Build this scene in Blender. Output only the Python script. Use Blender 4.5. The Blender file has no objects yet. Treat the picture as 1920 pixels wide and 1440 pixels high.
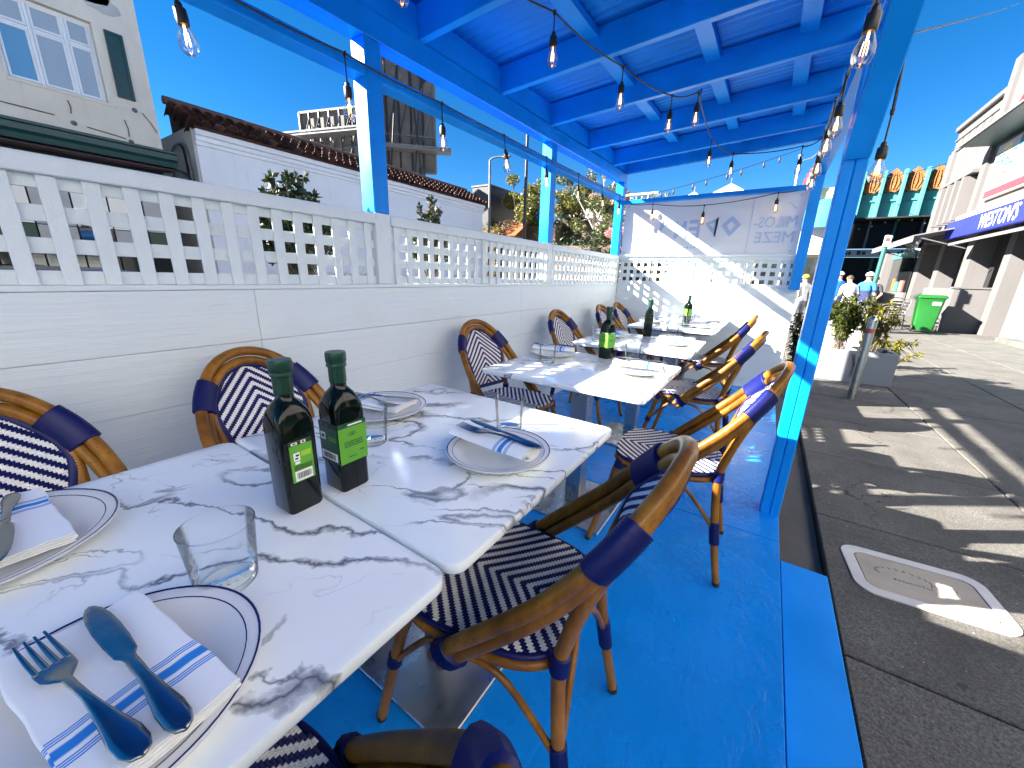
import bpy, bmesh, math, random
from mathutils import Vector, Matrix, Quaternion
random.seed(7)
R = math.radians
SC = bpy.context.scene
COL = SC.collection

# ------------------------------------------------------------------ camera
cam_d = bpy.data.cameras.new('camera')
cam_d.sensor_width = 36.0
cam_d.lens = 711.2 / 1920 * 36.0
cam_d.clip_start = 0.02
cam_d.clip_end = 2000
cam = bpy.data.objects.new('camera', cam_d)
COL.objects.link(cam)
_y, _p, _r = R(33.068), R(15.969), R(1.606)
_f = Vector((-math.sin(_y)*math.cos(_p), math.cos(_y)*math.cos(_p), -math.sin(_p)))
_rt = Vector((math.cos(_y), math.sin(_y), 0))
_up = _rt.cross(_f)
_rt2 = _rt*math.cos(_r) + _up*math.sin(_r)
_up2 = -_rt*math.sin(_r) + _up*math.cos(_r)
_m = Matrix((_rt2, _up2, -_f)).transposed().to_4x4()
_m.translation = Vector((0, 0, 1.18))
cam.matrix_world = _m
SC.camera = cam

# ------------------------------------------------------------------ sky, sun, exposure
SUN_D = Vector((1.45, 1.0, -0.94)).normalized()          # the way the light travels
SUN_EL = math.asin(-SUN_D.z)
w = bpy.data.worlds.new('World'); SC.world = w; w.use_nodes = True
nt = w.node_tree; nt.nodes.clear()
sky = nt.nodes.new('ShaderNodeTexSky'); sky.sky_type = 'NISHITA'; sky.sun_disc = False
sky.sun_elevation = SUN_EL
sky.sun_rotation = math.atan2(-SUN_D.x, -SUN_D.y)
sky.air_density = 0.75; sky.dust_density = 0.0; sky.ozone_density = 4.0; sky.altitude = 50
hs = nt.nodes.new('ShaderNodeHueSaturation'); hs.inputs['Saturation'].default_value = 1.3; hs.inputs['Value'].default_value = 0.63
bg = nt.nodes.new('ShaderNodeBackground'); bg.inputs['Strength'].default_value = 0.05
wo = nt.nodes.new('ShaderNodeOutputWorld')
nt.links.new(sky.outputs[0], hs.inputs['Color']); nt.links.new(hs.outputs[0], bg.inputs[0]); nt.links.new(bg.outputs[0], wo.inputs[0])
sun_d = bpy.data.lights.new('sun', 'SUN'); sun_d.energy = 5.0; sun_d.angle = R(0.53); sun_d.color = (1.0, 0.93, 0.83)
sun = bpy.data.objects.new('sun', sun_d); COL.objects.link(sun)
sun.rotation_euler = SUN_D.to_track_quat('-Z', 'Y').to_euler()
SC.view_settings.view_transform = 'Standard'; SC.view_settings.look = 'None'
SC.view_settings.gamma = 1.0; SC.view_settings.exposure = 2.85
SC.view_settings.use_curve_mapping = False
SC.cycles.max_bounces = 10; SC.cycles.transparent_max_bounces = 24
SC.cycles.diffuse_bounces = 5; SC.cycles.glossy_bounces = 5
SC.cycles.sample_clamp_indirect = 6.0
SC.cycles.use_denoising = True

# ------------------------------------------------------------------ materials
MATS = {}
class NG:
    def __init__(s, name):
        s.m = bpy.data.materials.new(name); s.m.use_nodes = True
        s.t = s.m.node_tree; s.t.nodes.clear()
        s.out = s.n('ShaderNodeOutputMaterial')
    def n(s, typ, **kw):
        nd = s.t.nodes.new(typ)
        for k, v in kw.items():
            setattr(nd, k, v)
        return nd
    def l(s, a, b): s.t.links.new(a, b)
    def val(s, sock, v):
        if hasattr(v, 'is_linked') or isinstance(v, bpy.types.NodeSocket): s.l(v, sock)
        else: sock.default_value = v
    def coord(s, kind='Object', scale=(1, 1, 1), rnd=0.0):
        tc = s.n('ShaderNodeTexCoord')
        mp = s.n('ShaderNodeMapping'); mp.inputs['Scale'].default_value = scale
        src = tc.outputs[kind]
        if kind == 'World':
            pass
        if rnd:
            oi = s.n('ShaderNodeObjectInfo')
            mu = s.n('ShaderNodeMath', operation='MULTIPLY'); s.l(oi.outputs['Random'], mu.inputs[0]); mu.inputs[1].default_value = rnd
            ad = s.n('ShaderNodeVectorMath', operation='ADD'); s.l(src, ad.inputs[0]); s.l(mu.outputs[0], ad.inputs[1])
            src = ad.outputs[0]
        s.l(src, mp.inputs['Vector'])
        return mp.outputs[0]
    def geo(s, scale=(1, 1, 1)):
        g = s.n('ShaderNodeNewGeometry'); mp = s.n('ShaderNodeMapping'); mp.inputs['Scale'].default_value = scale
        s.l(g.outputs['Position'], mp.inputs['Vector']); return mp.outputs[0]
    def noise(s, vec, scale=5, detail=4, rough=0.55, dist=0.0, col=False):
        nd = s.n('ShaderNodeTexNoise'); s.l(vec, nd.inputs['Vector'])
        nd.inputs['Scale'].default_value = scale; nd.inputs['Detail'].default_value = detail
        nd.inputs['Roughness'].default_value = rough; nd.inputs['Distortion'].default_value = dist
        return nd.outputs['Color' if col else 'Fac']
    def ramp(s, fac, stops):
        nd = s.n('ShaderNodeValToRGB'); s.l(fac, nd.inputs[0])
        e = nd.color_ramp.elements
        while len(e) < len(stops): e.new(0.5)
        for i, (p, c) in enumerate(stops):
            e[i].position = p
            e[i].color = c if len(c) == 4 else (*c, 1)
        return nd.outputs[0]
    def mapr(s, v, a, b, c=0.0, d=1.0):
        nd = s.n('ShaderNodeMapRange'); s.l(v, nd.inputs[0])
        for i, q in enumerate((a, b, c, d)): nd.inputs[i+1].default_value = q
        return nd.outputs[0]
    def math(s, op, a, b=0.0, c=None):
        nd = s.n('ShaderNodeMath', operation=op); s.val(nd.inputs[0], a); s.val(nd.inputs[1], b)
        if c is not None: s.val(nd.inputs[2], c)
        return nd.outputs[0]
    def mix(s, fac, a, b):
        nd = s.n('ShaderNodeMix', data_type='RGBA')
        s.val(nd.inputs[0], fac)
        for i, q in ((6, a), (7, b)):
            if isinstance(q, (tuple, list)): nd.inputs[i].default_value = q if len(q) == 4 else (*q, 1)
            else: s.l(q, nd.inputs[i])
        return nd.outputs[2]
    def bump(s, h, strength=0.3, dist=0.01, prev=None):
        nd = s.n('ShaderNodeBump'); s.l(h, nd.inputs['Height']); nd.inputs['Strength'].default_value = strength
        nd.inputs['Distance'].default_value = dist
        if prev is not None: s.l(prev, nd.inputs['Normal'])
        return nd.outputs[0]
    def bsdf(s, color, rough=0.5, metal=0.0, normal=None, spec=None, coat=0.0, **kw):
        b = s.n('ShaderNodeBsdfPrincipled')
        if isinstance(color, (tuple, list)): b.inputs['Base Color'].default_value = (*color[:3], 1)
        else: s.l(color, b.inputs['Base Color'])
        s.val(b.inputs['Roughness'], rough); s.val(b.inputs['Metallic'], metal)
        if normal is not None: s.l(normal, b.inputs['Normal'])
        if spec is not None: b.inputs['Specular IOR Level'].default_value = spec
        b.inputs['Coat Weight'].default_value = coat
        b.inputs['Coat Roughness'].default_value = 0.08
        for k, v in kw.items(): s.val(b.inputs[k], v)
        s.l(b.outputs[0], s.out.inputs[0])
        return b

def simple(name, col, rough=0.5, metal=0.0, var=0.12, scale=6.0, bump=0.0, bscale=40.0, rnd=3.0, coat=0.0, spec=None, bdist=0.004):
    g = NG(name); v = g.coord('Object', rnd=rnd)
    n1 = g.noise(v, scale, 5)
    c = g.mix(g.mapr(n1, 0.3, 0.7), tuple(q*(1-var) for q in col), tuple(min(1, q*(1+var)) for q in col))
    nm = None
    if bump: nm = g.bump(g.noise(v, bscale, 4), bump, bdist)
    g.bsdf(c, rough, metal, nm, spec, coat)
    return g.m

def m_blue(name, col, grain=(2, 40, 40), rough=0.34, bs=0.25):
    g = NG(name); v = g.coord('Object', rnd=5.0); vg = g.coord('Object', grain, rnd=5.0)
    n = g.noise(v, 3.0, 5); f = g.noise(vg, 1.2, 6, 0.65); fine = g.noise(v, 160, 2)
    c = g.mix(g.mapr(n, 0.3, 0.72), tuple(q*0.86 for q in col), tuple(min(1, q*1.12) for q in col))
    spots = g.mapr(g.noise(v, 55, 2), 0.74, 0.78)
    c = g.mix(g.math('MULTIPLY', spots, 0.35), c, (0.01, 0.05, 0.16))
    nm = g.bump(f, bs, 0.004); nm = g.bump(fine, 0.06, 0.002, nm)
    g.bsdf(c, g.mapr(n, 0.3, 0.7, rough-0.06, rough+0.1), 0, nm, 0.25)
    return g.m

def m_white_plank(name, grain):
    g = NG(name); v = g.coord('Object', rnd=7.0); vg = g.coord('Object', grain, rnd=7.0)
    d = g.noise(v, 1.6, 3, col=True)
    ad = g.n('ShaderNodeVectorMath', operation='MULTIPLY_ADD'); g.l(d, ad.inputs[0]); ad.inputs[1].default_value = (1.3, 1.3, 1.3); g.l(vg, ad.inputs[2])
    f = g.noise(ad.outputs[0], 1.5, 7, 0.68)
    dirt = g.mapr(g.noise(v, 4.5, 6, 0.65), 0.52, 0.8)
    c = g.mix(g.math('MULTIPLY', dirt, 0.16), (0.74, 0.80, 0.81), (0.55, 0.57, 0.56))
    dark = g.mapr(f, 0.66, 0.8)
    c = g.mix(g.math('MULTIPLY', dark, 0.25), c, (0.50, 0.53, 0.57))
    g.bsdf(c, 0.48, 0, g.bump(f, 0.9, 0.006))
    return g.m

def m_marble():
    g = NG('marble'); v = g.coord('Object', (1, 1, 1), rnd=9.0)
    w1 = g.noise(v, 2.6, 6, 0.6, col=True)
    wa = g.n('ShaderNodeVectorMath', operation='MULTIPLY_ADD'); g.l(w1, wa.inputs[0]); wa.inputs[1].default_value = (0.30, 0.30, 0.0); g.l(v, wa.inputs[2])
    w2 = g.noise(v, 24, 4, 0.6, col=True)
    wb = g.n('ShaderNodeVectorMath', operation='MULTIPLY_ADD'); g.l(w2, wb.inputs[0]); wb.inputs[1].default_value = (0.022, 0.022, 0.0); g.l(wa.outputs[0], wb.inputs[2])
    ro = g.n('ShaderNodeMapping'); g.l(wb.outputs[0], ro.inputs['Vector']); ro.inputs['Rotation'].default_value = (0, 0, R(-33))
    st = g.n('ShaderNodeMapping'); g.l(ro.outputs[0], st.inputs['Vector']); st.inputs['Scale'].default_value = (0.45, 1.5, 1)
    def level(scale, detail, at, rough=0.45):
        a = g.noise(st.outputs[0], scale, detail, rough); return g.math('ABSOLUTE', g.math('SUBTRACT', a, at))
    def line(d, wid): return g.math('SUBTRACT', 1.0, g.math('MINIMUM', g.math('DIVIDE', d, wid), 1.0))
    d1 = level(3.3, 1, 0.5)
    mask = g.mapr(g.noise(v, 3.1, 3), 0.47, 0.57)
    band = g.math('MULTIPLY', line(d1, g.mapr(g.noise(v, 5.5, 3), 0.44, 0.74, 0.006, 0.034)), mask)
    streak = g.noise(st.outputs[0], 34, 5, 0.72)
    band = g.math('MULTIPLY', g.math('POWER', band, 0.55), g.mapr(streak, 0.40, 0.56, 0.03, 0.9))
    core = g.math('MULTIPLY', line(d1, 0.017), g.mapr(g.noise(v, 2.2, 2), 0.40, 0.52, 0.0, 1.0))
    thin = g.math('MULTIPLY', line(level(4.4, 2, 0.53), 0.012), g.mapr(g.noise(v, 5.5, 2), 0.44, 0.58, 0, 0.9))
    thin2 = g.math('MULTIPLY', line(level(3.4, 2, 0.42), 0.011), g.mapr(g.noise(v, 4.1, 2), 0.50, 0.60, 0, 0.8))
    hair = g.math('MULTIPLY', line(g.math('ABSOLUTE', g.math('SUBTRACT', g.noise(wb.outputs[0], 6.5, 2, 0.5), 0.5)), 0.008), g.mapr(g.noise(v, 4.7, 2), 0.54, 0.64, 0, 0.6))
    veins = g.math('MAXIMUM', g.math('MAXIMUM', band, core), g.math('MAXIMUM', g.math('MAXIMUM', thin, thin2), hair))
    cloud = g.mapr(g.noise(st.outputs[0], 2.0, 5), 0.5, 0.85)
    base = g.mix(cloud, (0.88, 0.925, 0.925), (0.79, 0.83, 0.85))
    c = g.mix(g.math('MULTIPLY', veins, 0.93), base, (0.050, 0.062, 0.10))
    smudge = g.noise(v, 9, 4)
    g.bsdf(c, g.mapr(smudge, 0.3, 0.75, 0.09, 0.22), 0, None, 0.55)
    return g.m

def m_bamboo():
    g = NG('rattan_cane'); v = g.coord('Object'); vs = g.coord('Object', (1, 1, 0.35))
    n = g.noise(vs, 14, 6, 0.65); k = g.noise(v, 70, 3)
    c = g.ramp(n, [(0.25, (0.075, 0.027, 0.003)), (0.5, (0.225, 0.090, 0.008)), (0.75, (0.42, 0.185, 0.017))])
    c = g.mix(g.mapr(k, 0.62, 0.75), c, (0.12, 0.045, 0.012))
    g.bsdf(c, 0.34, 0, g.bump(g.noise(vs, 45, 4), 0.15, 0.003), 0.32)
    return g.m

def m_strand(name, col):
    g = NG(name); v = g.coord('Object')
    n = g.noise(v, 220, 2)
    c = g.mix(g.mapr(n, 0.3, 0.7), tuple(q*0.82 for q in col), col)
    g.bsdf(c, 0.45, 0, g.bump(n, 0.2, 0.001), 0.3)
    return g.m

def m_steel(name='brushed_steel', col=(0.50, 0.50, 0.50), rough=0.3):
    g = NG(name); v = g.coord('Object', (300, 300, 3)); n = g.noise(v, 1.0, 4); s2 = g.noise(g.coord('Object'), 12, 4)
    g.bsdf(g.mix(s2, tuple(q*0.8 for q in col), col), g.mapr(s2, 0.3, 0.7, rough-0.08, rough+0.14), 1.0, g.bump(n, 0.08, 0.001))
    return g.m

def m_thinglass(name, tint=(0.985, 0.99, 0.99), edge=0.55, blend=0.25):
    g = NG(name)
    lw = g.n('ShaderNodeLayerWeight'); lw.inputs[0].default_value = blend
    tr = g.n('ShaderNodeBsdfTransparent'); gl = g.n('ShaderNodeBsdfGlossy'); gl.inputs['Roughness'].default_value = 0.02
    lo = g.mapr(lw.outputs['Facing'], 0.0, 1.0, 0.0, 1.0)
    dark = g.mix(g.math('POWER', lo, 6.0), tint, (0.45, 0.54, 0.58))
    g.l(dark, tr.inputs[0])
    fac = g.math('MULTIPLY_ADD', lw.outputs['Fresnel'], edge, 0.02)
    mx = g.n('ShaderNodeMixShader'); g.l(fac, mx.inputs[0]); g.l(tr.outputs[0], mx.inputs[1]); g.l(gl.outputs[0], mx.inputs[2])
    g.l(mx.outputs[0], g.out.inputs[0])
    return g.m

def m_glass():
    g = NG('drinking_glass'); b = g.n('ShaderNodeBsdfGlass'); b.inputs['IOR'].default_value = 1.46; b.inputs['Roughness'].default_value = 0.0; b.inputs['Color'].default_value = (0.985, 0.995, 0.995, 1)
    g.l(b.outputs[0], g.out.inputs[0]); return g.m

def m_napkin():
    g = NG('napkin_cloth'); tc = g.n('ShaderNodeTexCoord'); uv = tc.outputs['UV']
    sep = g.n('ShaderNodeSeparateXYZ'); g.l(uv, sep.inputs[0]); x = sep.outputs['X']
    def band(c0, hw):
        d = g.math('ABSOLUTE', g.math('SUBTRACT', x, c0)); return g.mapr(d, hw*0.8, hw*1.15, 1.0, 0.0)
    bands = None
    for c0, hw in ((0.0, 0.0062), (0.0125, 0.0009), (0.0155, 0.0009), (0.0185, 0.0009), (-0.0125, 0.0009), (-0.0155, 0.0009), (-0.0185, 0.0009)):
        b = band(c0, hw); bands = b if bands is None else g.math('MAXIMUM', bands, b)
    v = g.coord('Object', rnd=2.0); wv = g.noise(v, 900, 1); cr = g.noise(v, 22, 4)
    c = g.mix(bands, (0.90, 0.91, 0.91), (0.030, 0.25, 0.70))
    g.bsdf(c, 0.85, 0, g.bump(cr, 0.28, 0.006, g.bump(wv, 0.15, 0.0006)), 0.2)
    return g.m

def m_pavement():
    g = NG('concrete'); v = g.coord('Object', rnd=20.0)
    vo = g.n('ShaderNodeTexVoronoi'); g.l(v, vo.inputs['Vector']); vo.inputs['Scale'].default_value = 150
    peb = g.mapr(vo.outputs['Distance'], 0.1, 0.7); sp = g.mapr(g.noise(v, 120, 4, 0.75), 0.36, 0.68); big = g.noise(v, 2.4, 7, 0.65)
    c = g.mix(sp, (0.066, 0.063, 0.058), (0.265, 0.253, 0.232))
    c = g.mix(g.math('MULTIPLY', peb, 0.35), c, (0.08, 0.075, 0.068))
    c = g.mix(g.math('MULTIPLY', g.mapr(big, 0.42, 0.72), 0.65), c, (0.055, 0.052, 0.047))
    gum = g.mapr(g.noise(v, 15, 1), 0.74, 0.76)
    c = g.mix(g.math('MULTIPLY', gum, 0.55), c, (0.022, 0.022, 0.02))
    fleck = g.mapr(g.noise(v, 75, 1), 0.775, 0.80)
    c = g.mix(fleck, c, (0.5, 0.48, 0.44))
    cr = g.n('ShaderNodeTexVoronoi'); cr.feature = 'DISTANCE_TO_EDGE'; cr.inputs['Scale'].default_value = 0.9
    ad = g.n('ShaderNodeVectorMath', operation='MULTIPLY_ADD'); g.l(g.noise(v, 4.0, 6, 0.7, col=True), ad.inputs[0]); ad.inputs[1].default_value = (0.35, 0.35, 0); g.l(v, ad.inputs[2]); g.l(ad.outputs[0], cr.inputs['Vector'])
    crack = g.math('MULTIPLY', g.mapr(cr.outputs['Distance'], 0.0, 0.006, 1.0, 0.0), g.mapr(g.noise(v, 1.7, 2), 0.5, 0.56))
    c = g.mix(g.math('MULTIPLY', crack, 0.8), c, (0.012, 0.011, 0.01))
    g.bsdf(c, 0.85, 0, g.bump(sp, 0.5, 0.005), 0.3)
    return g.m

def m_floor():
    g = NG('blue_deck_paint'); v = g.coord('Object', rnd=4.0); vg = g.coord('Object', (4.5, 2.2, 4))
    n = g.noise(v, 2.0, 6, 0.6); f = g.noise(vg, 5.0, 6, 0.62, 1.2); blot = g.noise(v, 30, 4, 0.6)
    c = g.mix(g.mapr(n, 0.3, 0.7), (0.001, 0.215, 0.70), (0.003, 0.27, 0.86))
    c = g.mix(g.math('MULTIPLY', g.mapr(g.noise(vg, 1.6, 7, 0.7), 0.52, 0.75), 0.35), c, (0.004, 0.14, 0.46))
    c = g.mix(g.math('MULTIPLY', g.mapr(blot, 0.62, 0.72), 0.25), c, (0.02, 0.10, 0.36))
    sp = g.mapr(g.noise(v, 70, 2), 0.755, 0.775)
    c = g.mix(g.math('MULTIPLY', sp, 0.6), c, (0.05, 0.09, 0.15))
    sc = g.mapr(g.noise(g.coord('Object', (30, 3, 3), rnd=2.0), 2.2, 4), 0.70, 0.76)
    c = g.mix(g.math('MULTIPLY', sc, 0.3), c, (0.16, 0.36, 0.62))
    g.bsdf(c, g.mapr(n, 0.3, 0.7, 0.16, 0.40), 0, g.bump(f, 0.5, 0.007, g.bump(blot, 0.25, 0.005)), 0.38)
    return g.m

def m_stucco(name, col, var=0.08, bs=0.3, crack=0.0):
    g = NG(name); v = g.coord('Object', rnd=3.0)
    n = g.noise(v, 0.7, 6, 0.6); f = g.noise(v, 18, 6, 0.7)
    c = g.mix(g.mapr(n, 0.35, 0.7), tuple(q*(1-var) for q in col), tuple(min(1, q*(1+var)) for q in col))
    st = g.mapr(g.noise(g.coord('Object', (3, 3, 0.35)), 2.2, 5, 0.6), 0.55, 0.8)
    c = g.mix(g.math('MULTIPLY', st, 0.25), c, tuple(q*0.6 for q in col))
    g.bsdf(c, 0.85, 0, g.bump(f, bs, 0.02), 0.25)
    return g.m

def m_leaf(name, c1, c2):
    g = NG(name); gi = g.n('ShaderNodeNewGeometry')
    c = g.mix(gi.outputs['Random Per Island'], c1, c2)
    b = g.n('ShaderNodeBsdfPrincipled'); g.l(c, b.inputs['Base Color']); b.inputs['Roughness'].default_value = 0.5
    t = g.n('ShaderNodeBsdfTranslucent'); g.l(g.mix(0.25, c, (0.12, 0.15, 0.015)), t.inputs[0])
    mx = g.n('ShaderNodeMixShader'); mx.inputs[0].default_value = 0.15
    g.l(b.outputs[0], mx.inputs[1]); g.l(t.outputs[0], mx.inputs[2]); g.l(mx.outputs[0], g.out.inputs[0])
    return g.m

def m_banner():
    g = NG('banner_vinyl'); v = g.coord('Object'); n = g.noise(v, 1.8, 3); f = g.noise(g.coord('Object', (1.5, 1, 5)), 2.0, 3)
    c = g.mix(g.mapr(n, 0.3, 0.7), (0.74, 0.76, 0.80), (0.80, 0.82, 0.85))
    b = g.n('ShaderNodeBsdfPrincipled'); g.l(c, b.inputs['Base Color']); b.inputs['Roughness'].default_value = 0.45
    g.l(g.bump(f, 0.5, 0.03), b.inputs['Normal'])
    t = g.n('ShaderNodeBsdfTranslucent'); g.l(c, t.inputs[0])
    mx = g.n('ShaderNodeMixShader'); mx.inputs[0].default_value = 0.22
    g.l(b.outputs[0], mx.inputs[1]); g.l(t.outputs[0], mx.inputs[2]); g.l(mx.outputs[0], g.out.inputs[0])
    return g.m

def m_pane(name, col, rough=0.03, spec=0.8):
    g = NG(name); v = g.coord('Object'); n = g.noise(v, 0.8, 2)
    g.bsdf(g.mix(n, tuple(q*0.8 for q in col), col), rough, 0, g.bump(n, 0.05, 0.05), spec, 0.6)
    return g.m

def m_emit(name, col, s):
    g = NG(name); e = g.n('ShaderNodeEmission'); e.inputs[0].default_value = (*col, 1); e.inputs[1].default_value = s
    g.l(e.outputs[0], g.out.inputs[0]); return g.m

def m_tile():
    g = NG('clay_tile'); v = g.coord('Object', rnd=9.0); oi = g.n('ShaderNodeObjectInfo')
    c = g.ramp(oi.outputs['Random'], [(0.0, (0.022, 0.009, 0.007)), (0.4, (0.05, 0.017, 0.011)), (0.75, (0.085, 0.028, 0.016)), (1.0, (0.16, 0.09, 0.07))])
    li = g.mapr(g.noise(v, 6, 5), 0.5, 0.75)
    c = g.mix(g.math('MULTIPLY', li, 0.5), c, (0.05, 0.03, 0.026))
    g.bsdf(c, 0.85, 0, g.bump(g.noise(v, 30, 4), 0.4, 0.01)); return g.m

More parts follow.
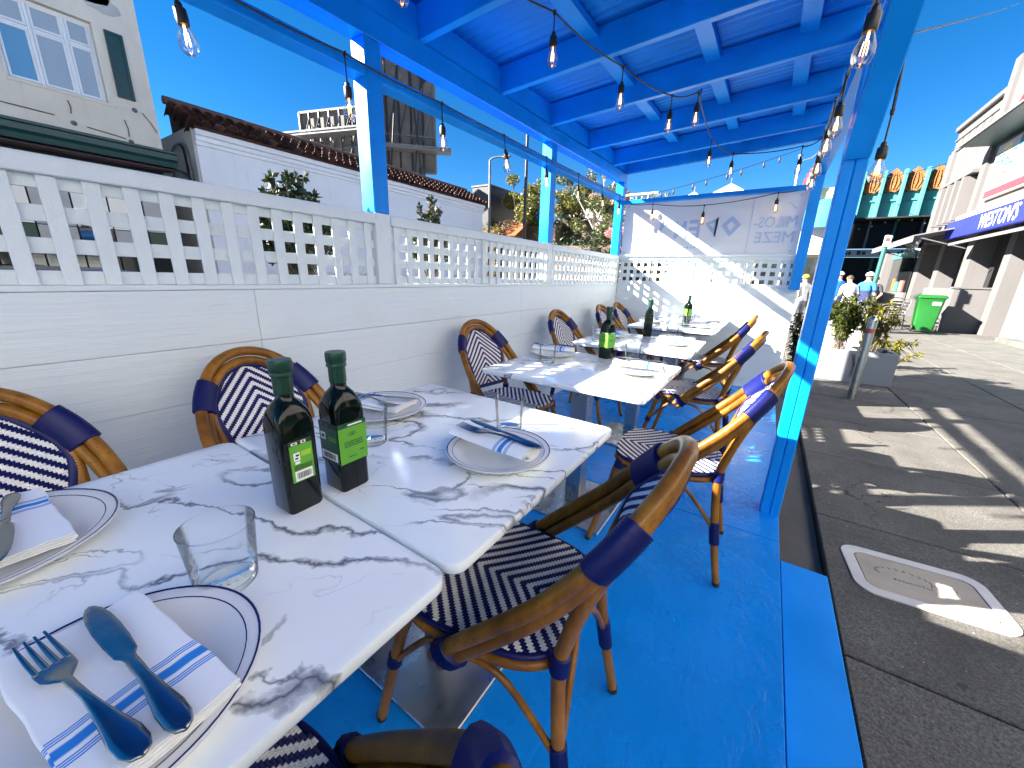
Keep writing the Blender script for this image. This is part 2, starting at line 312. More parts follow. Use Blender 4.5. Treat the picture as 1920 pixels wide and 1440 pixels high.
BLUE = (0.002, 0.275, 0.86)
M = dict(
    blue=m_blue('blue_gloss_paint', BLUE), blue_x=m_blue('blue_gloss_paint_crosswise', BLUE, (2, 40, 40)),
    blue_y=m_blue('blue_gloss_paint_lengthwise', BLUE, (40, 2, 40)), blue_z=m_blue('blue_gloss_paint_upright', BLUE, (40, 40, 2), bs=0.5),
    sheet=m_blue('blue_sheet_metal_paint', (0.002, 0.235, 0.80), (1, 30, 1), 0.4, 0.1),
    wall_y=m_white_plank('white_plank_paint', (30, 1.6, 26)), wall_x=m_white_plank('white_plank_paint_crosswise', (1.6, 30, 26)),
    white=m_white_plank('white_trim_paint', (14, 14, 14)),
    marble=m_marble(), cane=m_bamboo(), navy=m_strand('navy_strand', (0.004, 0.008, 0.10)), wstrand=m_strand('white_strand', (0.90, 0.89, 0.87)),
    steel=m_steel(), cutlery=m_steel('cutlery_steel', (0.27, 0.275, 0.28), 0.16), darksteel=m_steel('dark_steel', (0.20, 0.21, 0.23), 0.32),
    black=simple('black_plastic', (0.012, 0.012, 0.013), 0.45), rubber=simple('black_rubber', (0.02, 0.02, 0.02), 0.7),
    glass=m_thinglass('drinking_glass', (0.975, 0.985, 0.985), 0.85, 0.2), bulb=m_thinglass('bulb_glass', (0.97, 0.97, 0.96), 0.6, 0.35),
    napkin=m_napkin(), plate=simple('glazed_white_china', (0.78, 0.77, 0.74), 0.16, var=0.03, scale=3, spec=0.6),
    navyrim=simple('navy_glaze', (0.008, 0.012, 0.10), 0.2), concrete=m_pavement(), floor=m_floor(),
    bottle=simple('dark_green_bottle_glass', (0.003, 0.006, 0.004), 0.04, var=0.2, spec=0.3),
    cap=simple('dark_green_foil', (0.006, 0.045, 0.028), 0.33, metal=0.35, bump=0.1, bscale=90), green=simple('green_label_paper', (0.10, 0.33, 0.022), 0.45, var=0.05),
    dgreen=simple('dark_green_label_paper', (0.010, 0.06, 0.03), 0.45), paper=simple('white_paper', (0.75, 0.76, 0.74), 0.6, var=0.04), ink=simple('black_ink', (0.015, 0.02, 0.018), 0.6),
    lime=simple('lime_label_paper', (0.30, 0.50, 0.02), 0.5),
    banner=m_banner(), bluelet=simple('blue_banner_print', (0.40, 0.52, 0.74), 0.5, var=0.06),
    cream=m_stucco('cream_stucco', (0.72, 0.66, 0.56)), whitew=m_stucco('white_stucco', (0.82, 0.84, 0.88), 0.04, 0.15), greyw=m_stucco('grey_stucco', (0.125, 0.120, 0.121), 0.06, 0.25),
    shopc=m_stucco('tan_stucco', (0.46, 0.41, 0.34)), shopw=m_stucco('pale_grey_stucco', (0.48, 0.48, 0.48)),
    sidew=m_stucco('weathered_render', (0.50, 0.49, 0.46), 0.2, 0.4), dkgreen=simple('dark_green_paint', (0.008, 0.05, 0.05), 0.4, bump=0.15, bscale=20),
    upvc=simple('white_window_frame', (0.78, 0.80, 0.82), 0.35, var=0.03), pane=m_pane('window_glass_with_blind', (0.42, 0.47, 0.50)), panesky=m_pane('window_glass', (0.16, 0.36, 0.55)),  # panesky: sky reflection painted into the base colour of one pane
    panedark=m_pane('dark_shop_glass', (0.014, 0.018, 0.020), 0.04, 0.35), tile=m_tile(),
    asphalt=simple('asphalt', (0.10, 0.098, 0.095), 0.9, bump=0.4, bscale=150), paint=simple('road_paint', (0.7, 0.7, 0.68), 0.7),
    gsteel=simple('galvanised_steel', (0.14, 0.14, 0.145), 0.5, metal=0.2, var=0.2), dksteel=simple('dark_painted_steel', (0.03, 0.03, 0.033), 0.5), boardback=simple('billboard_backing', (0.11, 0.10, 0.095), 0.7, var=0.3, scale=1.0),
    bark=simple('bark', (0.10, 0.075, 0.055), 0.9, bump=0.6, bscale=30, var=0.3), palebark=simple('pale_bark', (0.42, 0.38, 0.34), 0.9, bump=0.4, bscale=30, var=0.3),
    leafd=m_leaf('dark_glossy_leaf', (0.003, 0.012, 0.003), (0.010, 0.032, 0.005)), leafm=m_leaf('mid_green_leaf', (0.022, 0.045, 0.007), (0.085, 0.10, 0.012)),
    leafy=m_leaf('yellow_green_leaf', (0.07, 0.085, 0.008), (0.20, 0.175, 0.018)), leafb=m_leaf('dry_brown_leaf', (0.06, 0.045, 0.025), (0.11, 0.078, 0.04)), pink=m_leaf('pink_petal', (0.6, 0.2, 0.25), (0.75, 0.4, 0.4)),
    teal=simple('teal_paint', (0.05, 0.21, 0.21), 0.6, var=0.06), dteal=simple('dark_teal_paint', (0.012, 0.10, 0.085), 0.5), orange=simple('orange_terracotta_relief', (0.26, 0.10, 0.025), 0.8, bump=1.0, bscale=9, var=0.3, bdist=0.06),
    awnblue=simple('royal_blue_awning_canvas', (0.008, 0.018, 0.36), 0.7), awngrey=simple('grey_awning_canvas', (0.14, 0.14, 0.15), 0.8), white_sign=simple('white_sign_face', (0.42, 0.42, 0.41), 0.5, var=0.04),
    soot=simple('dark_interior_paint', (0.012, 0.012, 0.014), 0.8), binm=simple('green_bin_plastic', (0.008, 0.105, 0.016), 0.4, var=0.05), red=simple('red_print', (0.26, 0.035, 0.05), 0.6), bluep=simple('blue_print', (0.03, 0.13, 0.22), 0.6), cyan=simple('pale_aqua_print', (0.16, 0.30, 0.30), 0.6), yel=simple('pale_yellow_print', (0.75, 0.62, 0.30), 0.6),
    aqua=simple('pale_aqua_paint', (0.20, 0.37, 0.40), 0.6, var=0.05), umb=simple('umbrella_blue_canvas', (0.03, 0.24, 0.48), 0.8), umbw=simple('white_canvas', (0.78, 0.78, 0.78), 0.8, var=0.04),
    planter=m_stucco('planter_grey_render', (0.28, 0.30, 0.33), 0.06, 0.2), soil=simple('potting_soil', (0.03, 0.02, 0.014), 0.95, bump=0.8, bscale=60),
    skin=simple('skin', (0.48, 0.27, 0.19), 0.55, var=0.06), hair=simple('brown_hair', (0.05, 0.028, 0.016), 0.7), shirtw=simple('white_cotton', (0.72, 0.70, 0.66), 0.9), jacket=simple('blue_jacket_cloth', (0.02, 0.16, 0.60), 0.85), trousers=simple('dark_trouser_cloth', (0.03, 0.03, 0.035), 0.9), jeans=simple('grey_denim', (0.20, 0.21, 0.23), 0.9), capw=simple('white_cap_cloth', (0.75, 0.73, 0.70), 0.9), capy=simple('yellow_cap_cloth', (0.75, 0.50, 0.03), 0.9), capr=simple('red_cap_cloth', (0.50, 0.12, 0.10), 0.9), navyc=simple('navy_canvas', (0.012, 0.02, 0.10), 0.85),
    carw=simple('white_car_paint', (0.65, 0.66, 0.68), 0.2, coat=0.6, var=0.02), cark=simple('black_car_paint', (0.015, 0.016, 0.018), 0.2, coat=0.6), carg=simple('silver_car_paint', (0.25, 0.26, 0.27), 0.25, metal=0.6, coat=0.6), lamp=simple('headlamp_lens', (0.6, 0.6, 0.6), 0.1), tail=simple('tail_lamp_lens', (0.4, 0.02, 0.02), 0.15),
    filament=m_emit('warm_filament', (1.0, 0.42, 0.10), 2.5), stone=simple('pale_lid_concrete', (0.42, 0.37, 0.30), 0.85, bump=0.4, bscale=80), castring=simple('cast_frame_paint', (0.62, 0.60, 0.57), 0.6, bump=0.2, bscale=50),
    palesteel=simple('pale_painted_steel', (0.13, 0.13, 0.13), 0.5),
    tilebed=simple('dark_tile_bed', (0.05, 0.02, 0.015), 0.9), maroon=simple('maroon_paint', (0.05, 0.008, 0.014), 0.6),
    orangewall=simple('orange_roof_tile', (0.20, 0.07, 0.02), 0.85, bump=0.6, bscale=12), gravel=simple('dark_building_panel', (0.014, 0.015, 0.018), 0.6),
)

# ------------------------------------------------------------------ mesh helpers
class MB:
    def __init__(s): s.v = []; s.f = []; s.mi = []; s.uv = None
    def add(s, vs, fs, mi=0):
        o = len(s.v); s.v += [tuple(p) for p in vs]; s.f += [tuple(i+o for i in q) for q in fs]; s.mi += [mi]*len(fs); return s
    def box(s, c, d, rot=None, bev=0.0, mi=0):
        """box centred on c with full sizes d, chamfered by bev"""
        hx, hy, hz = d[0]/2, d[1]/2, d[2]/2
        bev = min(bev, hx*0.45, hy*0.45, hz*0.45)
        c = Vector(c)
        if bev <= 0:
            pts = [Vector((x, y, z)) for x in (-hx, hx) for y in (-hy, hy) for z in (-hz, hz)]
            fs = [(0, 1, 3, 2), (4, 6, 7, 5), (0, 4, 5, 1), (2, 3, 7, 6), (0, 2, 6, 4), (1, 5, 7, 3)]
        else:
            pts = []; idx = {}
            for sx in (-1, 1):
                for sy in (-1, 1):
                    for sz in (-1, 1):
                        for a in range(3):
                            q = [sx*(hx-bev), sy*(hy-bev), sz*(hz-bev)]
                            q[a] = (sx*hx, sy*hy, sz*hz)[a]
                            idx[(sx, sy, sz, a)] = len(pts); pts.append(Vector(q))
            fs = []
            ax = [(1, 2), (2, 0), (0, 1)]
            for a in range(3):
                b, c2 = ax[a]
                for sg in (-1, 1):
                    loop = []
                    for (p, q) in ((-1, -1), (1, -1), (1, 1), (-1, 1)):
                        k = [0, 0, 0]; k[a] = sg; k[b] = p; k[c2] = q
                        loop.append(idx[(*k, a)])
                    fs.append(tuple(loop if sg > 0 else loop[::-1]))
            for a in range(3):      # edge chamfers along axis a
                b, c2 = ax[a]
                for p in (-1, 1):
                    for q in (-1, 1):
                        k0 = [0, 0, 0]; k0[b] = p; k0[c2] = q; k1 = list(k0); k0[a] = -1; k1[a] = 1
                        quad = (idx[(*k0, b)], idx[(*k1, b)], idx[(*k1, c2)], idx[(*k0, c2)])
                        fs.append(quad if p*q < 0 else quad[::-1])
            for sx in (-1, 1):
                for sy in (-1, 1):
                    for sz in (-1, 1):
                        t = tuple(idx[(sx, sy, sz, a)] for a in range(3))
                        fs.append(t if sx*sy*sz > 0 else t[::-1])
        if rot is not None: pts = [rot @ p for p in pts]
        return s.add([p+c for p in pts], fs, mi)
    def bar(s, p0, p1, wd, ht, up=(0, 0, 1), bev=0.0, mi=0):
        p0, p1 = Vector(p0), Vector(p1); d = p1-p0; L = d.length; d.normalize()
        u = Vector(up); sd = d.cross(u)
        if sd.length < 1e-4: sd = d.cross(Vector((0, 1, 0)))
        sd.normalize(); u = sd.cross(d)
        rot = Matrix((d, -sd, u)).transposed()
        return s.box((p0+p1)/2, (L, wd, ht), rot, bev, mi)
    def tube(s, path, r, seg=8, caps=True, mi=0, closed=False, flat=1.0, side=None):
        P = [Vector(p) for p in path]; n = len(P)
        rs = r if isinstance(r, (list, tuple)) else [r]*n
        T = []
        for i in range(n):
            a = P[(i-1) % n] if (i > 0 or closed) else P[i]; b = P[(i+1) % n] if (i < n-1 or closed) else P[i]
            t = b-a; T.append(t.normalized() if t.length > 1e-9 else Vector((0, 0, 1)))
        if side is None:
            side = T[0].cross(Vector((0, 0, 1)))
            if side.length < 1e-3: side = T[0].cross(Vector((0, 1, 0)))
        nrm = Vector(side).normalized()
        vs = []
        for i in range(n):
            nrm = (nrm - T[i]*nrm.dot(T[i])).normalized(); bn = T[i].cross(nrm)
            for k in range(seg):
                a = 2*math.pi*k/seg
                vs.append(P[i] + nrm*math.cos(a)*rs[i] + bn*math.sin(a)*rs[i]*flat)
        fs = []
        for i in range(n if closed else n-1):
            j = (i+1) % n
            for k in range(seg):
                k2 = (k+1) % seg
                fs.append((i*seg+k, i*seg+k2, j*seg+k2, j*seg+k))
        if caps and not closed:
            fs.append(tuple(range(seg))[::-1]); fs.append(tuple(range((n-1)*seg, n*seg)))
        return s.add(vs, fs, mi)
    def lathe(s, prof, seg=24, c=(0, 0, 0), mi=0, closed=False):
        c = Vector(c); vs = []
        for r, z in prof:
            for k in range(seg):
                a = 2*math.pi*k/seg; vs.append(c+Vector((r*math.cos(a), r*math.sin(a), z)))
        fs = []; n = len(prof)
        for i in range(n if closed else n-1):
            j = (i+1) % n
            for k in range(seg):
                k2 = (k+1) % seg; fs.append((i*seg+k, i*seg+k2, j*seg+k2, j*seg+k))
        return s.add(vs, fs, mi)
    def prism(s, poly, ax, a, b, mi=0):
        """poly: 2-D points in the plane across axis ax, extruded from a to b"""
        def put(p, t):
            if ax == 0: return (t, p[0], p[1])
            if ax == 1: return (p[0], t, p[1])
            return (p[0], p[1], t)
        n = len(poly); vs = [put(p, a) for p in poly]+[put(p, b) for p in poly]
        fs = [tuple(range(n)), tuple(range(2*n-1, n-1, -1))]
        for i in range(n):
            j = (i+1) % n; fs.append((i, i+n, j+n, j))
        return s.add(vs, fs, mi)
    def quad(s, a, b, c, d, mi=0): return s.add([a, b, c, d], [(0, 1, 2, 3)], mi)
    def mesh(s, name, mats, smooth=None, fixn=True):
        me = bpy.data.meshes.new(name); me.from_pydata(s.v, [], s.f)
        for m in (mats if isinstance(mats, (list, tuple)) else [mats]): me.materials.append(m)
        if any(s.mi): me.polygons.foreach_set('material_index', s.mi)
        if fixn:
            bm = bmesh.new(); bm.from_mesh(me); bmesh.ops.recalc_face_normals(bm, faces=bm.faces); bm.to_mesh(me); bm.free()
        if s.uv: 
            ul = me.uv_layers.new(name='UVMap')
            for lp in me.loops: ul.data[lp.index].uv = s.uv[lp.vertex_index]
        if smooth is not None:
            me.shade_smooth()
            if smooth < 180: me.set_sharp_from_angle(angle=R(smooth))
        me.update()
        return me

def link(name, me, parent=None, loc=None, rot=None, label=None):
    o = bpy.data.objects.new(name, me); COL.objects.link(o)
    if parent is not None: o.parent = parent
    if loc is not None: o.location = loc
    if rot is not None: o.rotation_euler = rot if hasattr(rot, '__len__') else (0, 0, rot)
    if label: o['label'] = label
    return o
def part(name, mb, mat, parent, smooth=None, label=None, loc=None, rot=None):
    return link(name, mb.mesh(name, mat, smooth), parent, loc, rot, label)
def thing(name, label, cat, loc=(0, 0, 0), rotz=0.0, group=None):
    o = bpy.data.objects.new(name, None); o.empty_display_size = 0.1; COL.objects.link(o)
    o.location = loc; o.rotation_euler = (0, 0, rotz)
    return tag(o, label, cat, group)
def tag(o, label, cat, group=None, kind=None):
    o['label'] = label; o['category'] = cat
    if group: o['group'] = group
    if kind: o['kind'] = kind
    return o
def struct(name, mb, mat, smooth=None, parent=None):
    o = part(name, mb, mat, parent, smooth)
    if parent is None: o['kind'] = 'structure'
    return o
KIDS = {}
def kids(o):
    return [c for c in COL.objects if c.parent == o]
def dup(root, label, loc, rotz=None, group=None, tree=None):
    r = root.copy(); COL.objects.link(r); r.location = loc
    if rotz is not None: r.rotation_euler = (0, 0, rotz)
    r['label'] = label
    if group: r['group'] = group
    tree = tree or TREE(root)
    def rec(src, dst):
        for ch in tree.get(src.name, ()):
            c = ch.copy(); COL.objects.link(c); c.parent = dst; rec(ch, c)
    rec(root, r)
    return r
def TREE(root):
    t = {}
    for o in COL.objects:
        if o.parent: t.setdefault(o.parent.name, []).append(o)
    return t
def text(name, body, size, mat, parent=None, loc=(0, 0, 0), rot=(0, 0, 0), ext=0.002, sx=1.0, mirror=False, shear=0.0, align='LEFT', off=0.0):
    cu = bpy.data.curves.new(name, 'FONT'); cu.body = body; cu.size = size; cu.extrude = ext; cu.align_x = align; cu.shear = shear
    cu.resolution_u = 2; cu.offset = off
    tmp = bpy.data.objects.new('tmp', cu); COL.objects.link(tmp)
    dg = bpy.context.evaluated_depsgraph_get(); dg.update()
    me = bpy.data.meshes.new_from_object(tmp.evaluated_get(dg)); bpy.data.objects.remove(tmp)
    me.materials.clear(); me.materials.append(mat); me.name = name
    k = -sx if mirror else sx
    for v in me.vertices: v.co.x *= k
    if mirror: me.flip_normals()
    return link(name, me, parent, loc, rot)
def spline(pts, n=5, closed=False):
    P = [Vector(p) for p in pts]; out = []; N = len(P)
    rng = range(N if closed else N-1)
    for i in rng:
        if closed: a, b, c, d = P[(i-1) % N], P[i], P[(i+1) % N], P[(i+2) % N]
        else: a, b, c, d = P[max(i-1, 0)], P[i], P[i+1], P[min(i+2, N-1)]
        for k in range(n):
            t = k/n
            out.append(0.5*((2*b)+(c-a)*t+(2*a-5*b+4*c-d)*t*t+(3*b-a-3*c+d)*t**3))
    if not closed: out.append(P[-1])
    return out
def ripple(path, r, pitch=0.0075, amp=0.10):
    """path resampled so that the radius swells once per winding of a strand"""
    P = [Vector(p) for p in path]; L = [0.0]
    for a, b in zip(P, P[1:]): L.append(L[-1]+(b-a).length)
    n = max(3, int(L[-1]/pitch)*2+1); out = []; rs = []
    for i in range(n):
        t = L[-1]*i/(n-1); j = 0
        while j < len(L)-2 and L[j+1] < t: j += 1
        q = (t-L[j])/max(1e-9, L[j+1]-L[j]); out.append(P[j].lerp(P[j+1], q)); rs.append(r*(1+amp*(1 if i % 2 else -1)))
    return out, rs

# ================================================================== GROUND
GZ = -0.15
mb = MB(); mb.box((-6.7, 40, GZ-0.28), (9.9, 240, 0.2)); street = struct('street', mb, M['asphalt'])
mb = MB(); mb.box((0, 60, GZ-0.52), (800, 800, 0.2)); struct('ground', mb, M['asphalt'])
mb = MB(); mb.box((-12.4, 40, GZ-0.13), (1.5, 240, 0.26), bev=0.02); struct('far_pavement', mb, M['concrete'])
mb = MB(); mb.box((0.33, 10, GZ-0.16), (0.26, 60, 0.22)); struct('gutter', mb, M['asphalt'])
mb = MB()
for yy in range(-10, 60, 5): mb.box((-6.9, yy, GZ-0.176), (0.1, 2.2, 0.008))
struct('road_marking', mb, M['paint'])
sw = MB(); sw.box((12.0, 28, GZ-0.14), (23.0, 88, 0.2)); sidewalk = struct('sidewalk', sw, M['asphalt'])
xs = [0.46, 1.56, 2.66, 3.76, 4.86]; ys = [-2.7+1.08*i for i in range(36)]
slab_cache = {}
for i in range(4):
    for j in range(len(ys)-1):
        sx, sy = xs[i+1]-xs[i]-0.011, ys[j+1]-ys[j]-0.011
        k = (round(sx, 3), round(sy, 3))
        if k not in slab_cache:
            b = MB(); b.box((0, 0, 0), (sx, sy, 0.05), bev=0.005); slab_cache[k] = b.mesh('slab', M['concrete'])
        cx, cy = (xs[i]+xs[i+1])/2, (ys[j]+ys[j+1])/2
        link('slab', slab_cache[k], sidewalk, (cx, cy, GZ-0.025+random.uniform(-0.0012, 0.0012)))
mb = MB(); mb.box((8.2, 15, GZ-0.025), (6.66, 70, 0.046)); struct('shop_forecourt', mb, M['concrete'])

# ================================================================== PARKLET DECK
deck = bpy.data.objects.new('deck', None); COL.objects.link(deck); deck['kind'] = 'structure'
for (y0, y1) in ((-2.2, -0.05), (-0.047, 1.985), (1.989, 3.55), (3.554, 5.10)):
    mb = MB(); mb.box(((-1.80+0.243)/2, (y0+y1)/2, -0.012), (2.043, y1-y0, 0.024), bev=0.002)
    part('floor_panel', mb, M['floor'], deck)
mb = MB(); mb.box((-0.78, 1.45, -0.11), (2.02, 7.2, 0.165)); part('joist_frame', mb, M['rubber'], deck)
mb = MB(); mb.bar((0.335, -2.2, -0.045), (0.335, 1.89, -0.045), 0.17, 0.03, bev=0.003); part('ramp_board', mb, M['blue_y'], deck)

# ================================================================== PARKLET SHELTER (posts, beams, joists, roof)
def zu(y): return 2.19+0.0306*(y-1.4)            # underside of the left roof beam
def zj(x, y): return 2.305+0.028*(y-1.67)+0.056*(x+1.66)
def zr(y): return 2.085+0.021*y                  # underside of the right roof beam
def zl(y): return 2.03+0.018*(y-1.2)
shelter = thing('patio_shelter', 'blue timber patio shelter with posts, joists and corrugated roof over the tables', 'shelter', (0, 0, 0))
Y0, Y1 = -0.55, 5.05
def post(x0, x1, y0, y1, z0, z1, seam=False):
    mb = MB(); mb.box(((x0+x1)/2, (y0+y1)/2, (z0+z1)/2), (x1-x0, y1-y0, z1-z0), bev=0.004)
    return part('post', mb, M['blue_z'], shelter)
for y0 in (-0.48, 1.315, 3.105, 4.95):
    post(-1.785, -1.69, y0, y0+0.092, 1.462, zu(y0+0.05)-0.002)
# street-side right posts: two planks face to face
for (xa, xb) in ((0.157, 0.199), (0.2005, 0.242)): 
    post(xa, xb, 2.22, 2.31, -0.004, zr(2.25)-0.002)
post(0.157, 0.248, 4.95, 5.04, 1.112, zr(5)-0.002)
post(0.157, 0.248, -0.4, -0.31, -0.004, zr(-0.3)-0.002)
mb = MB(); mb.bar((-1.738, Y0, zu(Y0)+0.056), (-1.738, Y1, zu(Y1)+0.056), 0.096, 0.112, bev=0.004); part('beam', mb, M['blue_y'], shelter)
mb = MB(); mb.bar((-1.738, Y0, zl(Y0)+0.022), (-1.738, Y1-0.1, zl(Y1)+0.022), 0.09, 0.048, bev=0.003); part('rail', mb, M['blue_y'], shelter)
hR = lambda y: zj(0.2, y)-zr(y)-0.003
mb = MB(); mb.bar((0.203, Y0, zr(Y0)+0.11), (0.203, Y1, zr(Y1)+0.11), 0.092, 0.22, bev=0.004); part('beam', mb, M['blue_y'], shelter)
mb = MB(); mb.bar((0.203, Y0, zr(Y0)+0.2855), (0.203, Y1, zr(Y1)+0.2855), 0.06, 0.12, bev=0.003); part('beam', mb, M['blue_y'], shelter)
mb = MB(); mb.bar((0.199, 2.235, 1.70), (0.199, 1.80, 2.14), 0.085, 0.085, up=(1, 0, 0), bev=0.004); part('brace', mb, M['blue'], shelter)
JY = [-0.5, 0.22, 0.96, 1.67, 2.39, 3.08, 3.85, 4.55, 5.03]
for i, yy in enumerate(JY):
    hh = 0.15 if i < len(JY)-1 else 0.17
    a = Vector((-1.79, yy, zj(-1.79, yy)+hh/2)); b = Vector((0.17, yy, zj(0.17, yy)+hh/2))
    mb = MB(); mb.bar(a, b, 0.042, hh, bev=0.003); part('joist', mb, M['blue_x'], shelter)
for i in range(len(JY)-1):
    ya, yb = JY[i]+0.022, JY[i+1]-0.022
    for x0 in (-1.075, -0.56, -0.07):
        x0 += random.uniform(-0.012, 0.012)
        z = zj(x0, (ya+yb)/2)
        mb = MB(); mb.bar((x0, ya, zj(x0, ya)+0.125), (x0, yb, zj(x0, yb)+0.125), 0.088, 0.04, bev=0.002); part('blocking', mb, M['blue_y'], shelter)
    mb = MB(); mb.bar((-1.71, ya, zj(-1.71, ya)+0.07), (-1.71, yb, zj(-1.71, yb)+0.07), 0.04, 0.14, bev=0.002); part('closure_strip', mb, M['blue_y'], shelter)
def corrugated(y0, y1, x0, x1, lift=0.0):
    mb = MB(); per, amp = 0.064, 0.0085; n = int((y1-y0)/per*8); vs = []; fs = []
    for i in range(n+1):
        yy = y0+(y1-y0)*i/n; dz = amp*math.cos(2*math.pi*yy/per)
        for xx in (x0, x1):
            vs.append((xx, yy, zj(xx, yy)+0.162+dz+lift))
    for i in range(n): fs.append((2*i, 2*i+1, 2*i+3, 2*i+2))
    o = len(vs); vs += [(x, y, z+0.0025) for x, y, z in vs]
    fs += [(a+o, d+o, c+o, b+o) for a, b, c, d in fs]
    mb.add(vs, fs); return mb
for y0, y1, lf in ((-0.7, 0.26, 0.003), (0.2, 1.72, 0.006), (1.66, 3.14, 0.003), (3.07, 4.20, 0.006), (4.14, 5.2, 0.003)):
    part('roof_sheet', corrugated(y0, y1, -1.88, 0.34, lf), M['sheet'], shelter, 60)

# ================================================================== LATTICE FENCES
def fence_side(root, u0, u1, bays, to, plank_mat, lat_from=0.0):
    """to(u, d, z): along the fence, depth (0 = inner face, positive outward), height"""
    def bx(u_a, u_b, d_a, d_b, z_a, z_b, bev=0.002):
        a = Vector(to(u_a, d_a, z_a)); b = Vector(to(u_b, d_b, z_b))
        mb = MB(); mb.box((a+b)/2, (abs(a.x-b.x), abs(a.y-b.y), abs(a.z-b.z)), bev=bev); return mb
    cuts = [u0, u0+1.22, u0+3.2, u1] if u1-u0 > 3 else [u0, u0+0.78, u1]
    cuts = [c for c in cuts if c < u1-0.05]+[u1]
    zs = [0.0, 0.10, 0.30, 0.50, 0.70, 0.90, 1.10]
    for za, zb in zip(zs, zs[1:]):
        off = 0.0 if int(za*10+0.5) % 4 else 0.41
        cc = [u0]+[c+off for c in cuts[1:-1] if c+off < u1-0.1]+[u1]
        for ua, ub in zip(cc, cc[1:]):
            part('plank', bx(ua+0.0006, ub-0.0006, random.uniform(0, 0.0012), 0.018, za+0.0007, zb-0.0007, 0.0016), plank_mat, root)
    part('backing_board', bx(u0, u1, 0.0205, 0.095, 0.002, 1.0985, 0), M['white'], root)
    part('ledge', bx(u0, u1, -0.004, 0.10, 1.1005, 1.118), M['white'], root)
    for (ba, bb) in bays:
        part('top_rail', bx(ba, bb, -0.006, 0.094, 1.408, 1.458, 0.003), M['white'], root)
        for z_a, z_b in ((1.3745, 1.4075), (1.289, 1.3315), (1.204, 1.2465), (1.119, 1.158)):
            part('lattice_strip', bx(ba+0.001, bb-0.001, 0.020, 0.028, z_a, z_b, 0.001), M['white'], root)
        n = int((bb-ba)/0.0835); pit = (bb-ba)/n
        for i in range(n):
            u = ba+pit*(i+0.5)+random.uniform(-0.001, 0.001)
            part('lattice_slat', bx(u-0.0185, u+0.0185, 0.008, 0.0185, 1.1185, 1.4075, 0.001), M['white'], root)
lf = thing('lattice_fence', 'long white plank wall topped with lattice along the left of the deck', 'fence', (0, 0, 0))
fence_side(lf, -0.5, 5.05, [(-0.385, 1.314), (1.408, 3.104), (3.198, 4.95)], lambda u, d, z: (-1.69-d, u, z), M['wall_y'])
for y0 in (-0.48, 1.315, 3.105, 4.95):
    mb = MB(); mb.box((-1.738, y0+0.046, 1.29), (0.099, 0.092, 0.342), bev=0.003); part('trim_post', mb, M['white'], lf)
ef = thing('lattice_fence', 'short white plank wall with lattice across the far end below the banner', 'fence', (0, 0, 0))
fence_side(ef, -1.688, 0.24, [(-1.688, 0.155)], lambda u, d, z: (u, 5.051+d, z), M['wall_x'])
# banner
bn = thing('banner', 'white vinyl banner with mirrored blue lettering tied across the far end', 'banner', (0, 0, 0))
mb = MB(); vs = []; nx, nz = 46, 16
for i in range(nx+1):
    for j in range(nz+1):
        u, v = i/nx, j/nz; x = -1.675+1.83*u; z = 1.462+0.60*v+0.01*u
        vs.append((x, 5.045+0.006*math.sin(7*u+3*v)*math.sin(3*v)+0.004*math.sin(19*u-4*v), z-0.006*math.sin(math.pi*u)*v))
fs = [(i*(nz+1)+j, (i+1)*(nz+1)+j, (i+1)*(nz+1)+j+1, i*(nz+1)+j+1) for i in range(nx) for j in range(nz)]
mb.add(vs, fs); part('vinyl_sheet', mb, M['banner'], bn, 180)
mb = MB(); mb.box((-0.30, 5.0335, 1.76), (0.005, 0.004, 0.56)); part('seam', mb, M['bluelet'], bn)
def letter(polys, loc, s):
    mb = MB()
    for p in polys: mb.prism([(loc[0]+q[0]*s[0], loc[1]+q[1]*s[1]) for q in p], 1, 5.033, 5.0352)
    part('letter', mb, M['bluelet'], bn)
def ringpoly(out, inn):
    n = len(out); return [[out[i], out[(i+1) % n], inn[(i+1) % n], inn[i]] for i in range(n)]
dia = ringpoly([(0.5, 0), (1, 0.55), (0.5, 1), (0, 0.55)], [(0.5, 0.26), (0.72, 0.55), (0.5, 0.76), (0.28, 0.55)])
pee = ringpoly([(0.9, 0), (1, 1), (0, 0.72)], [(0.74, 0.42), (0.76, 0.75), (0.36, 0.67)])+[[(0.78, 0), (0.98, 0), (1, 1), (0.84, 1)]]
eee = [[(0.75, 0), (1, 0), (1, 1), (0.75, 1)]]+[[(0.0, a), (0.76, a), (0.76, a+0.2), (0.0, a+0.2)] for a in (0, 0.4, 0.8)]
enn = [[(0.78, 0), (1, 0), (1, 1), (0.78, 1)], [(0, 0), (0.22, 0), (0.22, 1), (0, 1)], [(0.22, 0.0), (0.22, 0.3), (0.78, 1.0), (0.78, 0.7)]]
letter(dia, (-0.575, 1.655), (0.19, 0.21)); letter(pee, (-0.745, 1.66), (0.135, 0.195)); letter(eee, (-0.905, 1.655), (0.115, 0.19)); letter(enn, (-1.06, 1.65), (0.125, 0.185))
letter([[(0, 0), (0.25, 0), (0.3, 1), (0.1, 1)], [(0.25, 0.25), (0.9, 0.8), (0.85, 1), (0.25, 0.55)]], (-1.235, 1.72), (0.11, 0.14))
text('lettering', 'MILOS-', 0.155, M['bluelet'], bn, (0.115, 5.0335, 1.735), (R(90), 0, 0), 0.0008, 0.80, True, align='LEFT')
text('lettering', 'MEZE', 0.155, M['bluelet'], bn, (0.115, 5.0335, 1.585), (R(90), 0, 0), 0.0008, 0.95, True, align='LEFT')
for q in range(9):
    mb = MB(); mb.box((-0.64-0.036*q, 5.0344, 1.545+0.004*(q % 2)), (0.022 if q % 3 else 0.012, 0.0012, 0.03-0.006*(q % 3))); part('small_print', mb, M['bluelet'], bn)
